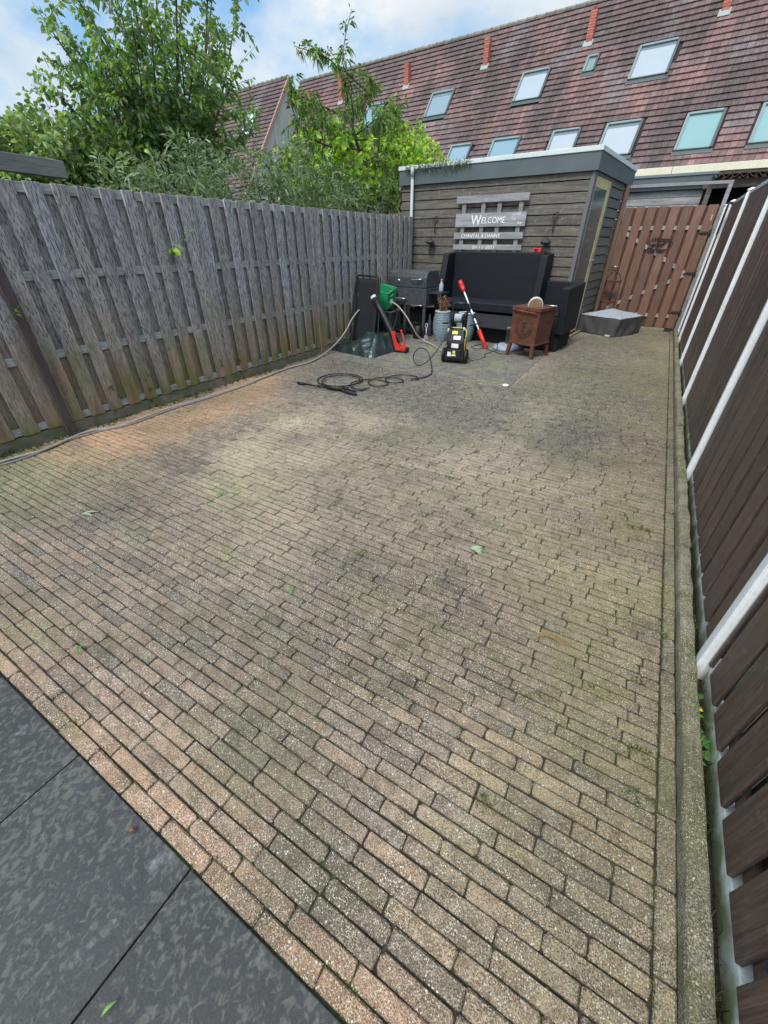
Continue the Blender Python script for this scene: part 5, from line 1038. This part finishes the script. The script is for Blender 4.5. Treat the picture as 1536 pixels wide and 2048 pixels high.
# grey-green narrow leaved shrubs behind the fence
OL = [(.12, .17, .09), (.16, .21, .13), (.08, .12, .06), (.11, .16, .06), (.20, .25, .17)]
labs = ['grey green willow like shrub just left of the cherry tree, tallest of the row', 'grey green narrow leaved shrub in the middle of the row behind the fence', 'grey green narrow leaved shrub below the big tree stems', 'grey green shrub under the cherry tree, close to the shed corner', 'leafy grey green shrub right behind the fence beneath the left tree branches']
specs = [((5.2, 6.3), 2.55, 34), ((4.2, 5.2), 2.42, 32), ((3.4, 4.3), 2.25, 28), ((6.3, 7.4), 2.35, 34), ((2.9, 3.6), 2.1, 18)]
for (yr, hm, ns_), lb in zip(specs, labs):
    st_ = []
    for k in range(ns_):
        y0 = rnd(*yr); x = rnd(-5.5, -4.62); h = hm * rnd(.82, 1.05); st_.append([(x, y0, .9), (x + rnd(-.05, .05), y0 + rnd(-.1, .1), (h + .9) / 2), (x + rnd(-.2, .2), y0 + rnd(-.25, .25), h)])
    bush('willow_shrub', lb, 'shrub', 'leafdull', OL, st_, 52, .115, .020, .75, .35, 'grey green shrubs behind the fence', tw=(6, .25, 9))
# soft hazel mass at far left
HZ = [(.14, .21, .07), (.18, .26, .08), (.11, .165, .07), (.23, .31, .07)]
hl = ['pale green climber bush at the far left above the wooden beam', 'soft green bush right of the wooden beam at the left', 'green bush behind the stems of the big tree at the left']
for (pxr, pyr, xr), lb in zip((((-60, 110), (215, 330), (-8.2, -6.6)), ((100, 230), (245, 345), (-8.0, -6.4)), ((200, 330), (270, 350), (-8.2, -6.2))), hl):
    st_ = []
    for k in range(62):
        x = rnd(*xr); e = Vector(onx(rnd(*pxr), pyr[0] + (pyr[1] - pyr[0]) * random.random() ** .8, x)); st_.append([(e.x + rnd(-.2, .2), e.y + rnd(-.2, .2), max(.5, e.z - 1.1)), tuple(e)])
    bush('hazel_bush', lb, 'bush', 'leafdull', HZ, st_, 24, .085, .062, 1.1, .4, 'bushes at the far left', tw=(9, .3, 7))
# a far belt behind everything that closes the gaps low down
FB = [(.06, .09, .05), (.075, .105, .06)]
st_ = []
for k in range(90):
    y0 = rnd(4, 16); x = -9.5 - rnd(0, 3); st_.append([(x, y0, .2), (x + rnd(-.3, .3), y0 + rnd(-.4, .4), rnd(1.9, 2.7))])
bush('distant_hedge', 'dark hedge further back, glimpsed through the stems of the shrubs', 'hedge', 'leafdull', FB, st_, 34, .16, .10, 1.1, .4, tw=(5, .5, 8))
# wooden beam at the left
M['beam'] = mat('beam_wood', (.17, .165, .15), .85, .35, 14, (1, .12, 1), .2, 90, .4)
t = thing('pergola_beam', 'heavy weathered pergola beam end above the fence at the far left', 'beam', (-5.2, 0, 0)); b = MB(); b.beam((0, .3, 2.115), (0, 2.72, 2.06), .10, .13); b.build('beam', M['beam'], t, bevel=.004); b = MB(); b.box(-.06, .06, 1.9, 2.0, 0, 2.0); b.build('post', M['darkpost'], t)
# sprigs poking through the fence
def sprig(pxpy, label, n, L, W, cols, x=-4.29, dirs=1):
    p = Vector(onx(pxpy[0], pxpy[1], x)); t = thing('ivy_sprig', label, 'sprig', p, 0, 'green shoots growing through the fence'); lm = MB(); wd = MB()
    pts = spline([(-.04, 0, 0), (.02, .03 * dirs, .04), (.03, .10 * dirs, .10)], 4); spray(lm, wd, pts, n, L, W, cols, 1.0, .002, .001, droop=.4); wd.build('stem', M['stem'], t, fix=False); lm.build('leaves', M['leaf'], t, fix=False)
sprig((335, 512), 'bright green broad leaf shoot poking through the fence at mid height', 7, .075, .06, VG); sprig((365, 480), 'small pale shoot above the broad leaf shoot on the fence', 5, .035, .022, VG)
sprig((20, 640), 'green shoot at the left edge of the fence', 6, .05, .04, HZ); sprig((385, 585), 'tiny green leaf on the fence below the broad leaf shoot', 3, .035, .025, VG); sprig((130, 535), 'tiny shoot near the upper rail on the left of the fence', 3, .03, .02, HZ)
sprig((700, 655), 'green weed beside the crumpled bag at the fence foot', 10, .05, .04, VG)
# small weeds along the foot of the left fence
wd_ = 0
b = MB()
for k in range(520):
    y0 = rnd(.3, 7.6); x0 = FX + .012 + abs(random.gauss(0, .05)); p = Vector((x0, y0, -.005 if x0 < -4.2 else 0)); cl = noise.noise(Vector((y0 * 1.6, 2, 2)))
    if cl < -.05 and random.random() < .8: continue
    for q in range(4): leaf(b, p + Vector((rnd(-.02, .02), rnd(-.02, .02), 0)), Vector((rnd(-.6, .6), rnd(-.6, .6), 1)), rnd(.012, .04), rnd(.006, .014), cmul((.075, .11, .03), rnd(.5, 1.5)), .1)
for k in range(60):
    y0 = random.choice([.95, 1.0, 2.0, 2.35, 3.3, 3.6, 4.3, 5.0]) + rnd(-.06, .06); p = Vector((FX + .01, y0, rnd(0, .35) ** 1.0))
    for q in range(4): leaf(b, p, Vector((rnd(.0, .8), rnd(-.7, .7), rnd(-.2, 1))), rnd(.015, .04), rnd(.01, .02), cmul((.07, .10, .03), rnd(.5, 1.5)), .2)
tag(b.build('weeds', M['leaf'], fix=False), 'low green weeds and moss along the foot of the grey fence', 'weeds', kind='stuff')
# grass in the gap between kerb and right fence
b = MB()
for k in range(3600):
    y0 = .25 + 8.5 * random.random() ** 1.5; cl = noise.noise(Vector((y0 * 2.1, 5, 5)))
    if cl < -.12 and random.random() < .8: continue
    x0 = rnd(.594, .632); p = Vector((x0, y0, -.04)); h = rnd(.02, .075) * (1 + max(cl, 0)); d = Vector((rnd(-.5, .5), rnd(-.6, .6), 1)).normalized(); s_ = Vector((rnd(-1, 1), rnd(-1, 1), 0)).normalized() * .0013
    m_ = p + d * h * .6; e = m_ + (d + Vector((rnd(-.8, .8), rnd(-.8, .8), -.3))) * h * .4; c_ = cmul(random.choice([(.05, .085, .025), (.08, .11, .035), (.14, .13, .06), (.045, .07, .025)]), rnd(.6, 1.3))
    b.add([p - s_, p + s_, m_ + s_ * .7, e, m_ - s_ * .7], [(0, 1, 2, 4), (4, 2, 3)], c_)
for k in range(700):
    y0 = rnd(.15, 9.5); p = Vector((rnd(.594, .63), y0, -.035))
    leaf(b, p, Vector((rnd(-1, 1), rnd(-1, 1), rnd(.1, 1))), rnd(.008, .02), rnd(.004, .01), cmul((.06, .085, .025), rnd(.5, 1.5)), .1)
tag(b.build('verge_grass', M['leaf'], fix=False), 'thin grass in the narrow gap between kerb and brown fence', 'grass', kind='stuff')
# moss and tiny weeds in the joints
b = MB()
for k in range(5200):
    x0 = rnd(-4.1, .52); y0 = .05 + 9.2 * random.random() ** 1.25; r_ = round((y0 - .045) / ROW) * ROW + .045; cl = noise.noise(Vector((x0 * 1.3, y0 * 1.3, 12))) + .45 * noise.noise(Vector((x0 * 5, y0 * 5, 1)))
    if cl < -.05 and random.random() < .85: continue
    if y0 > 5.1 and x0 < -1.2: continue
    if random.random() < .12: x0 = .481 + rnd(-.002, .002); r_ = y0
    p = Vector((x0, r_ + rnd(-.002, .003), -.003)); nn = random.randint(2, 4)
    for q in range(nn): leaf(b, p + Vector((rnd(-.006, .006), rnd(-.0015, .0015), 0)), Vector((rnd(-1, 1), rnd(-.7, .7), rnd(.2, 1))), rnd(.004, .010), rnd(.003, .005), cmul(random.choice([(.10, .13, .025), (.15, .15, .04), (.07, .095, .03), (.12, .085, .03)]), rnd(.6, 1.3)), .1)
tufts = [(1290 * 1.0, 1060), (955, 905), (1010, 860), (905, 960), (560, 985), (780, 905), (865, 930), (900, 955), (940, 1025), (715, 1107), (1265, 1055), (1245, 1110), (1325, 1270), (1270, 1590), (1080, 1395), (975, 1610), (1270, 1360), (1275, 1500), (850, 1030), (800, 935), (1205, 930), (760, 930), (1020, 870), (1190, 1380), (1000, 1320)]
for (px, py) in tufts:
    c0 = onz(px, py)
    for q in range(44):
        p = c0 + Vector((random.gauss(0, .028), random.gauss(0, .013), 0)); leaf(b, Vector((p.x, p.y, 0)), Vector((rnd(-1, 1), rnd(-1, 1), rnd(.1, .8))), rnd(.008, .028), rnd(.002, .006), cmul(random.choice([(.12, .16, .03), (.17, .18, .05), (.08, .12, .03)]), rnd(.6, 1.3)), .2)
tag(b.build('joint_moss', M['leaf'], fix=False), 'moss and tiny weeds in the joints of the paving', 'moss', kind='stuff')

# fallen leaves, straws, small debris
def fallen(px, py, L, W, col, label, ang, n=1, cat='leaf', nm='fallen_leaf', grp=None):
    p = onz(px, py); t = thing(nm, label, cat, (p.x, p.y, .004), ang, grp); b = MB()
    for k in range(n):
        a = rnd(-1, 1) * (1.2 if n > 1 else 0); d = Vector((math.cos(a), math.sin(a), 0)); s_ = Vector((-d.y, d.x, 0)); h = [0, .004, .008, .006, .002]; vs = []
        for i in range(6):
            t_ = i / 5; w_ = W * math.sin(math.pi * min(1, t_ * .92 + .04)); z = .003 + .010 * math.sin(t_ * 3) ; vs += [d * L * t_ + s_ * w_ / 2 + Vector((0, 0, z + .004)), d * L * t_ + Vector((0, 0, z)), d * L * t_ - s_ * w_ / 2 + Vector((0, 0, z + .004))]
        b.add(vs, [(3 * i + q, 3 * i + q + 1, 3 * i + q + 4, 3 * i + q + 3) for i in range(5) for q in range(2)], cmul(col, rnd(.85, 1.2)), True)
    b.build('leaf_blade', M['leafdull'], t, fix=False)
fallen(165, 1030, .10, .02, (.25, .32, .24), 'two pale grey green leaves lying on the paving at the left', 10, 2)
fallen(940, 1100, .075, .018, (.30, .38, .27), 'star of pale narrow leaves on the middle of the paving', 20, 5)
fallen(440, 990, .05, .015, (.07, .22, .04), 'bright green leaf on the paving below the pale patch', 5, 2)
fallen(585, 1175, .07, .014, (.10, .27, .04), 'long bright green leaf pointing down right on the paving', -60)
fallen(165, 1292, .055, .014, (.12, .27, .06), 'green curled leaf on the pavers near the dark tiles', 15, 2)
fallen(205, 2035, .035, .009, (.16, .32, .09), 'green leaf on the dark tiles at the bottom edge', 75)
fallen(262, 1668, .016, .009, (.20, .09, .05), 'tiny brown bud scale on the dark tiles', 100, 3)
p = onz(1075, 1272); t = thing('dry_grass', 'small curved bunch of dry straw on the paving', 'straw', (p.x, p.y, .003), 0); b = MB()
for k in range(26):
    o_ = rnd(-.012, .012); b.tube(spline([(rnd(-.02, .01), o_, .003), (.045, .028 + o_, rnd(.004, .014)), (rnd(.10, .14), .02 + o_ * 2.0, .004)], 4), .0009, 4, cmul((.30, .22, .11), rnd(.7, 1.3)))
b.build('straws', M['matt'], t, fix=False)
p = onz(1011, 772); t = thing('pebble', 'small white pebble at the corner of the slabs', 'pebble', (p.x, p.y, .0)); b = MB(); b.lathe([(.001, 0), (.035, .002), (.042, .010), (.03, .019), (.001, .022)], 14, col=(.62, .63, .60)); b.build('stone', M['matt'], t)
# weeds standing in the right gap
def weed(px, py, label, h, cols, L, W, n, flower=None):
    p = onz(px, py, -.03); t = thing('weed', label, 'weed', (.612, p.y, -.035)); lm = MB(); wd = MB()
    for k in range(n): pts = branch((rnd(-.01, .01), rnd(-.02, .02), 0), (rnd(-.05, .0), rnd(-.05, .05), h * rnd(.5, 1.1)), .12, 4); spray(lm, wd, pts, 5, L, W, cols, 1.1, .0015, .0008, droop=.2, start=.3)
    wd.build('stems', M['stem'], t, fix=False); lm.build('leaves', M['leaf'], t, fix=False)
    if flower: b = MB(); b.lathe([(.001, 0), (.008, .003), (.001, .006)], 8, (-.02, 0, h), flower); b.build('flower', M['matt'], t)
weed(1405, 1455, 'broad leaved weed with a yellow flower in the gap by the brown boards', .09, [(.12, .24, .05), (.16, .3, .07)], .035, .022, 5, (.6, .5, .03))
weed(1350, 1262, 'thin straggly weed leaning over the kerb towards the paving', .10, [(.14, .22, .05)], .02, .004, 7)
weed(1402, 1500, 'light green heart shaped leaves in the fence gap', .06, [(.2, .36, .1)], .04, .03, 3)
weed(1412, 1530, 'small drooping leaf weed below the yellow flowered one', .05, [(.16, .3, .08)], .03, .018, 3)
